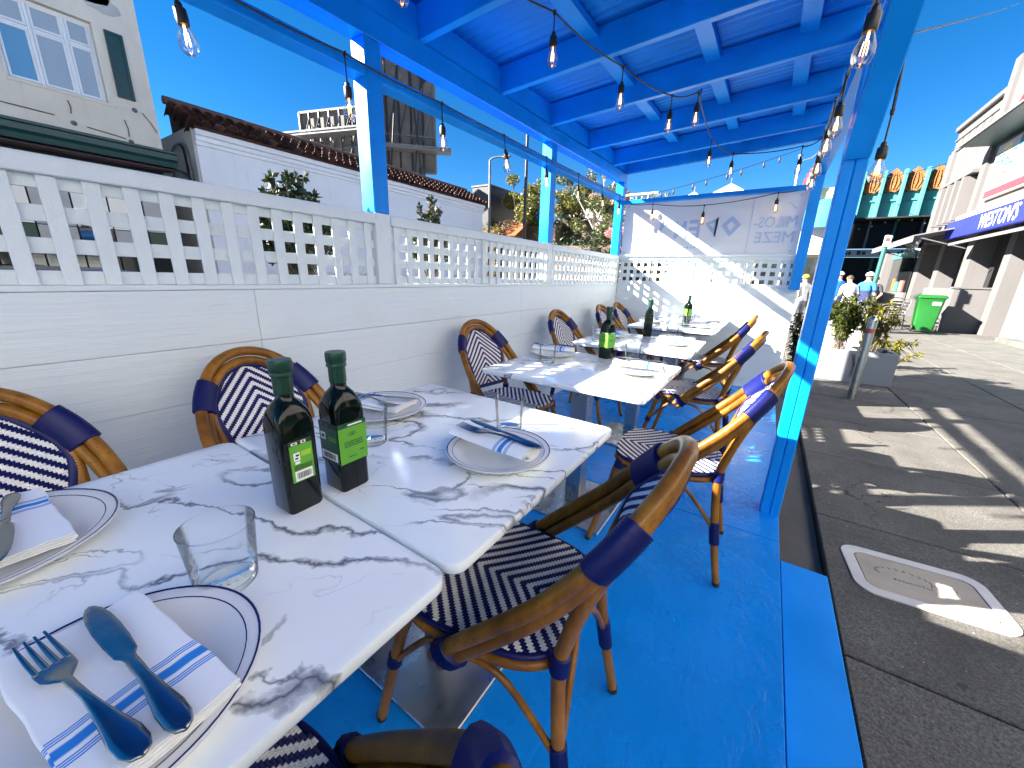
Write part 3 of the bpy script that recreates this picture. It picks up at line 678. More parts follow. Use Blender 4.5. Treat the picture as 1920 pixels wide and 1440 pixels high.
mb = MB(); mb.tube(spline([(-0.02, 5.034, 1.94), (0.02, 5.034, 1.965), (0.05, 5.034, 1.93), (0.1, 5.034, 1.90)], 4), [0.002]+[0.008]*10+[0.002]*2, 5, flat=0.1); part('logo_stroke', mb, M['bluelet'], bn)
for u in (-1.63, 0.1):
    for z in (1.5, 2.03):
        mb = MB(); mb.lathe([(0.006, 0), (0.011, 0.001), (0.011, 0.003), (0.006, 0.004)], 10); part('eyelet', mb, M['steel'], bn, loc=(u, 5.036, z), rot=(R(90), 0, 0))
mb = MB(); mb.bar((-1.69, 5.0, 2.073), (0.157, 5.0, 2.085), 0.075, 0.042, bev=0.003); part('rail', mb, M['blue_x'], shelter)
mb = MB(); mb.tube([(-1.685, 5.02, 1.463), (0.155, 5.02, 1.463)], 0.012, 8); part('bottom_hem', mb, M['white'], bn)

# ================================================================== CHAIRS
def weave(outline, to, cell, colour, name, thick=0.010):
    """woven sheet: outline(u,v)->bool on cell centres; to(u,v,h) gives the 3-D point; one raised stitch per cell"""
    V = {}; vs = []; fs = []; mi = []
    def vid(i, j, h):
        k = (i, j, h)
        if k not in V: V[k] = len(vs); vs.append(to(i*cell, j*cell, h))
        return V[k]
    N = 56
    cells = [(i, j) for i in range(-N, N) for j in range(-N, 2*N) if outline((i+0.5)*cell, (j+0.5)*cell)]
    cs = set(cells)
    for i, j in cells:
        a, b, c, d = vid(i, j, 0), vid(i+1, j, 0), vid(i+1, j+1, 0), vid(i, j+1, 0)
        m = len(vs); vs.append(to((i+0.5)*cell, (j+0.5)*cell, 0.0024)); k = colour(i, j)
        for q in ((a, b, m), (b, c, m), (c, d, m), (d, a, m)): fs.append(q); mi.append(k)
        A, B, Cc, D = vid(i, j, -thick), vid(i+1, j, -thick), vid(i+1, j+1, -thick), vid(i, j+1, -thick)
        fs.append((A, D, Cc, B)); mi.append(k)
        for (di, dj, p, q, P, Q) in ((0, -1, a, b, A, B), (1, 0, b, c, B, Cc), (0, 1, c, d, Cc, D), (-1, 0, d, a, D, A)):
            if (i+di, j+dj) not in cs: fs.append((q, p, P, Q)); mi.append(k)
    mb = MB(); mb.v = [tuple(v) for v in vs]; mb.f = fs; mb.mi = mi
    return mb.mesh(name, [M['navy'], M['wstrand']], None, fixn=False)
SEATZ = 0.455
def seat_half(y):       # half width of the seat at depth y
    t = (y+0.205)/0.42
    if t < 0 or t > 1: return -1
    wd = 0.178+0.034*t
    r = 1-abs(2*t-1)**3.4
    return wd*max(0, r)**0.30
def build_chair():
    t = thing('bistro_chair', 'cane bistro chair', 'chair', (0, 0, 0))
    dish = lambda x, y: -0.010*(1-min(1, (x/0.2)**2))*(1-min(1, (y/0.21)**2))
    seat = link('seat', weave(lambda u, v: abs(u) < seat_half(v)-0.004, lambda u, v, h: Vector((u, v, SEATZ+h+dish(u, v))), 0.0060,
                lambda i, j: 1 if ((j+(i if i >= 0 else -i-1)) % 6) < 3 else 0, 'seat'), t)
    ys = [-0.205+0.42*k/22 for k in range(23)]
    loop = [(seat_half(y), y, SEATZ-0.008) for y in ys[1:-1]]+[(-seat_half(y), y, SEATZ-0.008) for y in ys[-2:0:-1]]
    mb = MB(); mb.tube(loop, 0.008, 6, closed=True); part('seat_edging', mb, M['navy'], seat, 180)
    loop2 = [(x*1.0, y*1.0, SEATZ-0.028) for x, y, z in loop]
    mb = MB(); mb.tube(loop2, 0.0125, 8, closed=True); part('seat_rim', mb, M['cane'], t, 60)
    def binding(path, r, flat=1.0, side=None, parent=t):
        p, rs = ripple(path, r, 0.0055, 0.035); mb = MB(); mb.tube(p, rs, 14, flat=flat, side=side); return part('binding', mb, M['navy'], parent, 180)
    # front legs
    for s in (-1, 1):
        p0, p1 = Vector((s*0.178, 0.165, SEATZ-0.012)), Vector((s*0.195, 0.275, 0.004))
        mb = MB(); mb.tube([p0, p0.lerp(p1, 0.5), p1], [0.0155, 0.0145, 0.0135], 10); lg = part('leg', mb, M['cane'], t, 60)
        binding([p0.lerp(p1, 0.02), p0.lerp(p1, 0.11)], 0.020, parent=lg); binding([p0.lerp(p1, 0.42), p0.lerp(p1, 0.50)], 0.0185, parent=lg)
        mb = MB(); mb.tube([p1+Vector((0, 0, 0.012)), p1-Vector((0, 0, 0.003))], 0.0145, 10); part('foot_cap', mb, M['black'], lg)
    # rear legs running up into the uprights
    for s in (-1, 1):
        pp = spline([(s*0.192, -0.262, 0.004), (s*0.172, -0.222, 0.22), (s*0.150, -0.200, 0.43), (s*0.148, -0.212, 0.52), (s*0.156, -0.246, 0.64), (s*0.158, -0.288, 0.745)], 5)
        mb = MB(); mb.tube(pp, [0.0135+0.002*min(1, i/10) for i in range(len(pp))], 10); lg = part('leg', mb, M['cane'], t, 60)
        ix = len(pp)
        binding([pp[4], pp[6]], 0.0185, parent=lg); binding([pp[10], pp[12]], 0.020, parent=lg)
        mb = MB(); mb.tube([pp[0]+Vector((0, 0, 0.012)), pp[0]-Vector((0, 0, 0.003))], 0.0145, 10); part('foot_cap', mb, M['black'], lg)
    # double hoop of the back
    outer = [(0.222, 0.055, 0.395), (0.224, 0.0, 0.458), (0.223, -0.09, 0.55), (0.216, -0.175, 0.637), (0.198, -0.240, 0.715), (0.165, -0.292, 0.785), (0.112, -0.333, 0.845), (0.056, -0.353, 0.876), (0.0, -0.360, 0.885)]
    inner = [(0.216, 0.04, 0.375), (0.214, -0.022, 0.440), (0.210, -0.110, 0.530), (0.199, -0.190, 0.615), (0.178, -0.250, 0.692), (0.146, -0.296, 0.758), (0.098, -0.331, 0.815), (0.049, -0.348, 0.842), (0.0, -0.354, 0.851)]
    hoops = []
    for pts, r in ((outer, 0.0165), (inner, 0.0155)):
        full = spline([Vector(p) for p in pts]+[Vector((-p[0], p[1], p[2])) for p in pts[-2::-1]], 5)
        mb = MB(); mb.tube(full, r, 14); part('back_hoop', mb, M['cane'], t, 60); hoops.append(full)
    n = len(hoops[0])
    for s in (0, 1):
        o2, i2 = (hoops[0], hoops[1]) if s == 0 else (hoops[0][::-1], hoops[1][::-1])
        mid = [a.lerp(b, 0.5) for a, b in zip(o2, i2)]
        sd = (o2[24]-i2[24])
        binding(mid[21:28], 0.0400, 0.60, sd)
        binding(mid[2:5], 0.0385, 0.62, o2[3]-i2[3])
    # woven back panel
    cpath = spline([(0, -0.203, 0.495), (0, -0.222, 0.58), (0, -0.245, 0.67), (0, -0.287, 0.742), (0, -0.327, 0.806), (0, -0.347, 0.839)], 8)
    cl_ = [0.0]
    for p_, q_ in zip(cpath, cpath[1:]): cl_.append(cl_[-1]+(q_-p_).length)
    LB = cl_[-1]; wt = [(0.49, 0.122), (0.58, 0.127), (0.66, 0.148), (0.695, 0.153), (0.73, 0.143), (0.765, 0.122), (0.80, 0.090), (0.822, 0.061), (0.834, 0.034), (0.84, 0.0)]
    def cp(v):
        v = min(max(v, 0), LB-1e-6); j = 0
        while cl_[j+1] < v: j += 1
        q = (v-cl_[j])/(cl_[j+1]-cl_[j]); t_ = (cpath[j+1]-cpath[j]).normalized(); return cpath[j].lerp(cpath[j+1], q), t_
    def bw(v):
        if v < 0 or v > LB: return -1
        z = cp(v)[0].z
        for (z0, w0), (z1, w1) in zip(wt, wt[1:]):
            if z <= z1: return w0+(w1-w0)*max(0, (z-z0))/(z1-z0)
        return 0.0
    def topt(u, v, h):
        c, t_ = cp(v); nn = Vector((0, t_.z, -t_.y)); return c+Vector((u, -0.010*(1-min(1, (u/0.16)**2)), 0))+nn*h
    panel = link('back_panel', weave(lambda u, v: 0.004 < v and abs(u) < bw(v)-0.006, topt, 0.0060,
                 lambda i, j: 1 if ((j+(i if i >= 0 else -i-1)) % 6) < 3 else 0, 'back_panel'), t)
    vv = [LB*k/24 for k in range(25)]
    loop = [topt(bw(v), v, -0.004) for v in vv]+[topt(-bw(v), v, -0.004) for v in vv[-2::-1]]
    p, rs = ripple(loop+[loop[0]], 0.0125, 0.0075, 0.06); mb = MB(); mb.tube(p, rs, 8, flat=0.8); part('panel_border', mb, M['navy'], panel, 180)
    # curved braces under the seat
    for a, m_, b in (((0.172, -0.222, 0.225), (0.196, 0.0, 0.405), (0.188, 0.222, 0.225)), ((-0.172, -0.222, 0.225), (-0.196, 0.0, 0.405), (-0.188, 0.222, 0.225)),
                    ((-0.172, -0.222, 0.225), (0.0, -0.195, 0.405), (0.172, -0.222, 0.225)), ((-0.188, 0.222, 0.225), (0.0, 0.19, 0.41), (0.188, 0.222, 0.225))):
        a, m_, b = Vector(a), Vector(m_), Vector(b); q1 = a.lerp(m_, 0.55); q1.z = m_.z-0.028; q2 = b.lerp(m_, 0.55); q2.z = m_.z-0.028
        mb = MB(); mb.tube(spline([a, q1, m_, q2, b], 5), 0.008, 7); part('brace', mb, M['cane'], t, 60)
    return t
chair = build_chair(); CT = TREE(chair)
CG = 'cane bistro chairs with blue and white weave'
AISLE, WALL = R(90), R(-90)
chairs = [
    (-0.430, 0.665, AISLE+R(5), 'aisle side cane chair of the second table, its whole woven seat in view'),
    (-0.405, 0.000, AISLE+R(2), 'cane chair cropped by the bottom edge, only hoop shoulder and seat corner in view'),
    (-0.250, 1.690, AISLE+R(3), 'aisle side cane chair of the third table, back hoop gleaming in the sun'),
    (-0.335, 2.800, AISLE-R(3), 'cane chair at the aisle side of the fourth table, beside the third one'),
    (-0.420, 4.060, AISLE+R(2), 'farthest cane chair on the aisle side, near the end wall'),
    (-1.190, -0.020, WALL+R(2), 'cane chair at the far left edge, behind the nearest table'),
    (-1.225, 0.620, WALL+R(3), 'cane chair against the white wall behind the two square oil bottles'),
    (-1.215, 1.880, WALL-R(9), 'cane chair against the white wall at the third table'),
    (-1.215, 3.050, WALL-R(7), 'cane chair against the white wall at the fourth table'),
    (-1.205, 4.130, WALL-R(4), 'cane chair by the wall at the end table, left of the last pair'),
    (-1.205, 4.700, WALL-R(4), 'cane chair in the far corner of the deck, last along the wall'),
]
for i, (x, y, rz, lab) in enumerate(chairs):
    if i == 0:
        chair.location = (x, y, 0); chair.rotation_euler = (0, 0, rz); chair['label'] = lab; chair['group'] = CG
    else: dup(chair, lab, (x, y, 0), rz, CG, CT)

# ================================================================== TABLES
TZ = 0.75
def rrect(w, d, r, n=6, inset=0.0):
    out = []; w, d, r = w/2-inset, d/2-inset, max(0.001, r-inset)
    for cx, cy, a0 in ((w-r, d-r, 0), (-w+r, d-r, 90), (-w+r, -d+r, 180), (w-r, -d+r, 270)):
        for k in range(n+1):
            a = R(a0+90*k/n); out.append((cx+r*math.cos(a), cy+r*math.sin(a)))
    return out
def slab_mesh(w, d, r, z0, z1, bev):
    mb = MB(); rings = [(z0, bev), (z0+bev*0.5, bev*0.2), (z0+bev, 0), (z1-bev, 0), (z1-bev*0.35, bev*0.2), (z1-bev*0.0, bev)]
    vs = []; fs = []; n = 0
    for z, ins in rings:
        p = rrect(w, d, r, 6, ins); n = len(p); vs += [(x, y, z) for x, y in p]
    for i in range(len(rings)-1):
        for k in range(n):
            k2 = (k+1) % n; fs.append((i*n+k, i*n+k2, (i+1)*n+k2, (i+1)*n+k))
    fs.append(tuple(range(n))[::-1]); fs.append(tuple(range((len(rings)-1)*n, len(rings)*n)))
    mb.add(vs, fs); return mb
def build_table():
    t = thing('cafe_table', 'marble table', 'table', (0, 0, 0))
    part('table_top', slab_mesh(0.775, 0.70, 0.028, TZ-0.024, TZ, 0.006), M['marble'], t, 40)
    part('under_frame', slab_mesh(0.70, 0.62, 0.02, TZ-0.036, TZ-0.0245, 0.002), M['black'], t)
    mb = MB(); mb.box((0, 0, (TZ-0.036+0.013)/2), (0.085, 0.085, TZ-0.05), bev=0.003); part('column', mb, M['steel'], t)
    mb = MB(); mb.box((0, 0, 0.0065), (0.44, 0.44, 0.013), bev=0.003); part('base_plate', mb, M['steel'], t)
    return t
table = build_table(); TT = TREE(table)
TG = 'marble topped tables along the deck'
tables = [(-0.718, 0.002, R(-1.0), 'white marble table nearest the camera, cropped by the lower left of the picture'),
          (-0.708, 0.709, R(-0.6), 'white marble table joined to the nearest one, with the sunlit far corner'),
          (-0.700, 1.738, R(-0.6), 'white marble table standing alone third from the front, half in sun'),
          (-0.712, 2.770, 0.0, 'white marble table fourth from the front with a dark unlabelled bottle'),
          (-0.718, 4.040, 0.0, 'white marble table in front of the last one, joined to it'),
          (-0.718, 4.746, 0.0, 'white marble table against the end wall')]
for i, (x, y, rz, lab) in enumerate(tables):
    if i == 0: table.location = (x, y, 0); table.rotation_euler = (0, 0, rz); tag(table, lab, 'table', TG)
    else: dup(table, lab, (x, y, 0), rz, TG, TT)

# ================================================================== TABLEWARE
def build_plate():
    t = thing('plate', 'plate', 'plate', (0, 0, 0))
    prof = [(0.0, 0.004), (0.060, 0.004), (0.070, 0.0), (0.078, 0.0), (0.082, 0.006), (0.105, 0.0135), (0.1262, 0.0195), (0.128, 0.0225), (0.1262, 0.0238), (0.105, 0.0172), (0.088, 0.0118), (0.078, 0.0078), (0.0, 0.0072)]
    mb = MB(); mb.lathe(prof, 64); part('dish', mb, M['plate'], t, 60)
    for r0, r1 in ((0.1238, 0.1262), (0.1118, 0.1130)):
        zz = lambda r: 0.0172+(r-0.105)/(0.1262-0.105)*(0.0238-0.0172)+0.0002
        mb = MB(); mb.lathe([(r0, zz(r0)), (r0, zz(r0)+0.0002), (r1, zz(r1)+0.0002), (r1, zz(r1))], 64, closed=True); part('rim_band', mb, M['navyrim'], t)
    return t
plate = build_plate(); PT_ = TREE(plate)
def napkin_mesh(L, W, H, roll=False):
    """folded cloth: a flattened spiral section swept along x, slightly slumped"""
    mb = MB(); sec = []
    if roll:
        turns, n = 2.4, 54
        for k in range(n+1):
            t = k/n; a = turns*2*math.pi*t+0.6; r = 0.30+0.70*t
            sec.append((math.cos(a)*r*W/2, math.sin(a)*r*H/2+H/2))
    else:
        layers = 4
        for k in range(layers):
            z = H*(k+0.15)/layers; y0, y1 = -W/2, W/2
            ys_ = [y0+(y1-y0)*q/8 for q in range(9)]
            if k % 2: ys_ = ys_[::-1]
            sec += [(y, z+0.0006*math.sin(9*y*20)) for y in ys_]
            if k < layers-1:
                e = 1 if k % 2 == 0 else -1; zm = z+H/layers/2
                for a in (-50, -10, 30, 60): sec.append((ys_[-1]+e*H/layers*0.55*math.cos(R(a)), zm+H/layers*0.5*math.sin(R(a))))
    nx = 26; th = 0.0011; vs = []; uv = []; ns = len(sec)
    nor = []
    for k in range(ns):
        a = sec[max(0, k-1)]; b = sec[min(ns-1, k+1)]; d = Vector((b[0]-a[0], b[1]-a[1])); d = d.normalized() if d.length > 1e-9 else Vector((1, 0)); nor.append((-d.y, d.x))
    rr = random.Random(3)
    for side in (1, -1):
        for i in range(nx+1):
            x = -L/2+L*i/nx
            for k, (y, z) in enumerate(sec):
                wob = 0.0016*math.sin(x*38+k*0.3)+0.0012*math.sin(x*85-y*60)
                edge = 0.004*math.sin(y*30+1.3)*(abs(2*i/nx-1)**6)
                dz = (0.0022*math.sin(x*21+y*35))*(z/H)
                vs.append((x+edge, y+nor[k][0]*th*side/2+wob*0.6, max(0.0004, z+nor[k][1]*th*side/2+dz+0.0006))); uv.append((x-L*0.22, y))
    o = (nx+1)*ns; fs = []
    for i in range(nx):
        for k in range(ns-1):
            a, b, c, d = i*ns+k, (i+1)*ns+k, (i+1)*ns+k+1, i*ns+k+1
            fs.append((a, b, c, d)); fs.append((a+o, d+o, c+o, b+o))
    for i in range(nx):
        for k in (0, ns-1):
            a, b = i*ns+k, (i+1)*ns+k; fs.append((a, b, b+o, a+o) if k else (b, a, a+o, b+o))
    for k in range(ns-1):
        for i in (0, nx):
            a, b = i*ns+k, i*ns+k+1; fs.append((a, b, b+o, a+o) if i == 0 else (b, a, a+o, b+o))
    mb.add(vs, fs); mb.uv = uv
    return mb.mesh('napkin', M['napkin'], 50)
def loft(mb, secs, seg=12):
    """secs: (x, z, width, height) along x, elliptical sections"""
    vs = []
    for x, z, wd, h in secs:
        for k in range(seg):
            a = 2*math.pi*k/seg; ca, sa = math.cos(a), math.sin(a)
            vs.append((x, math.copysign(abs(ca)**0.8, ca)*wd/2, z+math.copysign(abs(sa)**0.8, sa)*h/2))
    n = len(secs); fs = [(i*seg+k, i*seg+(k+1) % seg, (i+1)*seg+(k+1) % seg, (i+1)*seg+k) for i in range(n-1) for k in range(seg)]
    fs.append(tuple(range(seg))[::-1]); fs.append(tuple(range((n-1)*seg, n*seg))); mb.add(vs, fs); return mb
HANDLE = [(0.118, 0.0045, 0.004, 0.002), (0.114, 0.0048, 0.015, 0.0045), (0.104, 0.005, 0.0215, 0.0055), (0.088, 0.0055, 0.0225, 0.0055), (0.065, 0.0068, 0.0165, 0.005), (0.040, 0.0085, 0.0105, 0.0045), (0.020, 0.009, 0.0075, 0.0045)]
def build_fork():
    t = thing('fork', 'fork', 'fork')
    mb = MB(); loft(mb, HANDLE+[(0.0, 0.008, 0.007, 0.004), (-0.022, 0.0062, 0.0075, 0.0035)]); part('handle', mb, M['cutlery'], t, 60)
    mb = MB(); loft(mb, [(-0.021, 0.0063, 0.008, 0.003), (-0.030, 0.0052, 0.019, 0.0026), (-0.038, 0.0042, 0.0258, 0.0022), (-0.050, 0.0035, 0.0272, 0.002), (-0.056, 0.0036, 0.0274, 0.002)]); hd = part('head', mb, M['cutlery'], t, 60)
    for k in range(4):
        y = (k-1.5)*0.0074
        mb = MB(); mb.tube([(-0.054, y, 0.0036), (-0.072, y*1.0, 0.0042), (-0.090, y*0.98, 0.0062), (-0.108, y*0.95, 0.0095)], [0.0026, 0.0024, 0.0020, 0.0011], 8, flat=0.6, side=(0, 1, 0)); part('tine', mb, M['cutlery'], hd, 60)
    return t
def build_knife():
    t = thing('knife', 'knife', 'knife')
    mb = MB(); loft(mb, [(x*1.08, z, wd*0.95, h*1.25) for x, z, wd, h in HANDLE[:-1]]+[(0.026, 0.008, 0.0105, 0.0055), (0.012, 0.0075, 0.0105, 0.005)]); part('handle', mb, M['cutlery'], t, 60)
    mb = MB(); secs = [(0.013, 0.0075, 0.009, 0.0032), (0.004, 0.0072, 0.011, 0.0028), (-0.004, 0.0068, 0.018, 0.0024), (-0.03, 0.0064, 0.0215, 0.002), (-0.06, 0.0062, 0.0225, 0.0018), (-0.085, 0.0060, 0.0205, 0.0016), (-0.102, 0.0060, 0.0155, 0.0014), (-0.112, 0.006, 0.008, 0.0012), (-0.1145, 0.006, 0.002, 0.001)]
    loft(mb, secs); part('blade', mb, M['cutlery'], t, 60)
    return t
def build_glass():
    t = MB()
    H, rt, rb = 0.095, 0.0435, 0.0365
    t.lathe([(0.0, 0.0), (rb-0.005, 0.0), (rb-0.0015, 0.0012), (rb, 0.0045)]+[(rb+(rt-rb)*k/6, 0.0045+(H-0.0045)*k/6) for k in range(1, 7)], 48)
    t.lathe([(0.0, 0.0062), (rb-0.006, 0.0066), (rb-0.0025, 0.0085), (rb-0.0012, 0.012)], 48)
    t.tube([(rt*math.cos(2*math.pi*k/48), rt*math.sin(2*math.pi*k/48), H) for k in range(48)], 0.0009, 6, closed=True)
    t.tube([((rb-0.002)*math.cos(2*math.pi*k/48), (rb-0.002)*math.sin(2*math.pi*k/48), 0.003) for k in range(48)], 0.0016, 6, closed=True)
    return t.mesh('water_glass', M['glass'], 60)
glass_me = build_glass()
def put_glass(x, y, lab, z=TZ, s=1.0):
    o = link('water_glass', glass_me, None, (x, y, z+0.0005)); o.scale = (s, s, s)
    tag(o, lab, 'glass', 'water glasses on the tables')
nap_fold = napkin_mesh(0.225, 0.108, 0.016); nap_roll = napkin_mesh(0.225, 0.080, 0.034, True)
fork = build_fork(); knife = build_knife(); FT, KT = TREE(fork), TREE(knife)
first = {'plate': True, 'fork': True, 'knife': True}
def place(kind, src, tree, loc, rz, lab, grp, tilt=0.0):
    if first[kind]:
        first[kind] = False; o = src; o.location = loc; o['label'] = lab; o['group'] = grp
    else: o = dup(src, lab, loc, rz, grp, tree)
    o.rotation_euler = (0, tilt, rz)
    return o
def setting(px, py, where, nmode='fold', ndx=0.0, ndy=0.0, nr=0.0, fk=(0.0, 0.0, 0.0), kn=(0.0, 0.0, 0.0), ps=1.0):
    pl_ = place('plate', plate, PT_, (px, py, TZ+0.0005), random.uniform(0, 6), 'navy rimmed plate ' + where, 'navy rimmed plates on the tables'); pl_.scale = (ps, ps, 1)
    me = nap_fold if nmode == 'fold' else nap_roll
    hz = TZ+0.0235 if nmode == 'fold' else TZ+0.0215
    o = link('napkin', me, None, (px+ndx, py+ndy, hz), nr)
    tag(o, ('folded' if nmode == 'fold' else 'rolled')+' striped napkin ' + where, 'napkin', 'striped napkins on the plates')
    top = hz+(0.0172 if nmode == 'fold' else 0.035)
    place('fork', fork, FT, (px+ndx+fk[0], py+ndy+fk[1], top-0.001), nr+fk[2], 'steel fork on the napkin ' + where, 'steel forks on the napkins')
    place('knife', knife, KT, (px+ndx+kn[0], py+ndy+kn[1], top-0.001), nr+kn[2], 'steel knife on the napkin ' + where, 'steel knives on the napkins')
setting(-0.483, 0.012, 'at the lower left corner of the picture', 'fold', 0.0, 0.012, R(6), (0.005, -0.024, R(3)), (0.0, 0.012, R(-2)), 1.06)
setting(-0.925, -0.035, 'cut off by the left edge of the picture', 'fold', 0.0, 0.026, R(182), (0.03, -0.030, R(-8)), (0.02, 0.002, R(-10)), 1.18)
setting(-0.490, 0.700, 'on the near marble table in front of the sunlit corner', 'roll', -0.012, -0.006, R(-3), (0.01, -0.008, R(5)), (0.012, 0.015, R(-6)))
setting(-0.970, 0.730, 'behind the two square oil bottles', 'fold', -0.02, 0.0, R(194), (0.02, -0.02, R(-16)), (0.02, 0.018, R(12)), 1.1)
setting(-0.462, 1.800, 'on the sunny half of the third table', 'roll', 0.0, 0.0, R(4), (0.0, -0.010, R(8)), (0.0, 0.014, R(-4)))
setting(-0.965, 1.900, 'on the wall side of the third table', 'roll', 0.0, 0.0, R(12), (0.0, -0.01, R(6)), (0.0, 0.012, R(-8)))
setting(-0.480, 2.800, 'on the sunny side of the fourth table', 'roll', 0.0, 0.0, R(3), (0.0, -0.01, R(4)), (0.0, 0.012, R(-4)))
setting(-0.950, 2.830, 'on the wall side of the fourth table', 'roll', 0.0, 0.0, R(-8), (0.0, -0.01, R(4)), (0.0, 0.012, R(-4)))
setting(-0.480, 4.020, 'on the table in front of the end one, aisle side', 'roll', 0.0, 0.0, R(2), (0.0, -0.01, R(4)), (0.0, 0.012, R(-4)))
setting(-0.470, 4.740, 'on the table touching the end wall, aisle side', 'roll', 0.0, 0.0, R(-3), (0.0, -0.01, R(4)), (0.0, 0.012, R(-4)))
setting(-0.960, 4.080, 'on the table in front of the end one, wall side', 'roll', 0.0, 0.0, R(5), (0.0, -0.01, R(4)), (0.0, 0.012, R(-4)))
put_glass(-0.571, 0.152, 'clear tumbler beside the nearest plate, largest in the picture')
put_glass(-0.567, 0.862, 'clear tumbler casting a shadow on the sunlit corner of the joined table')
put_glass(-0.800, 0.566, 'clear tumbler just right of the labelled oil bottle')
put_glass(-0.552, 2.015, 'clear tumbler next to the bottle with the bright green label')
put_glass(-0.895, 1.700, 'clear tumbler on the shaded half of the third table')
put_glass(-0.560, 3.060, 'clear tumbler on the fourth table beside the dark bottle')
put_glass(-0.960, 2.560, 'clear tumbler at the wall side of the fourth table')
put_glass(-0.620, 4.060, 'clear tumbler in the middle of the table in front of the last')
put_glass(-0.640, 4.330, 'clear tumbler left of the farthest bottle')

# bottles
def square(h, r, n=5):
    out = []; q = h-r
    for cx, cy, a0 in ((q, q, 0), (-q, q, 90), (-q, -q, 180), (q, -q, 270)):
        for k in range(n): a = R(a0+90*k/(n-1)); out.append((cx+r*math.cos(a), cy+r*math.sin(a)))
    return out
def build_bottle():
    t = thing('oil_bottle', 'bottle', 'bottle')
    mb = MB(); vs = []; fs = []
    lev = [(0.0, 0.029, 0.008), (0.004, 0.0315, 0.009), (0.160, 0.0315, 0.008), (0.176, 0.0312, 0.011), (0.190, 0.0285, 0.015), (0.201, 0.0235, 0.017), (0.208, 0.0185, 0.016), (0.213, 0.0152, 0.0150), (0.222, 0.0145, 0.0144), (0.262, 0.0142, 0.0141)]
    n = 20
    for z, h, r in lev: vs += [(x, y, z) for x, y in square(h, min(r, h-0.0001))]
    for i in range(len(lev)-1):
        for k in range(n): fs.append((i*n+k, i*n+(k+1) % n, (i+1)*n+(k+1) % n, (i+1)*n+k))
    fs.append(tuple(range(n))[::-1]); fs.append(tuple(range((len(lev)-1)*n, len(lev)*n)))
    mb.add(vs, fs); part('bottle_body', mb, M['bottle'], t, 50)
    mb = MB(); mb.lathe([(0.0152, 0.222), (0.0158, 0.2225), (0.0158, 0.252), (0.0182, 0.2535), (0.0186, 0.257), (0.0178, 0.2585), (0.0178, 0.262), (0.0188, 0.2635), (0.019, 0.278), (0.0178, 0.2815), (0.0, 0.282)], 28); part('cap', mb, M['cap'], t, 40)
    return t
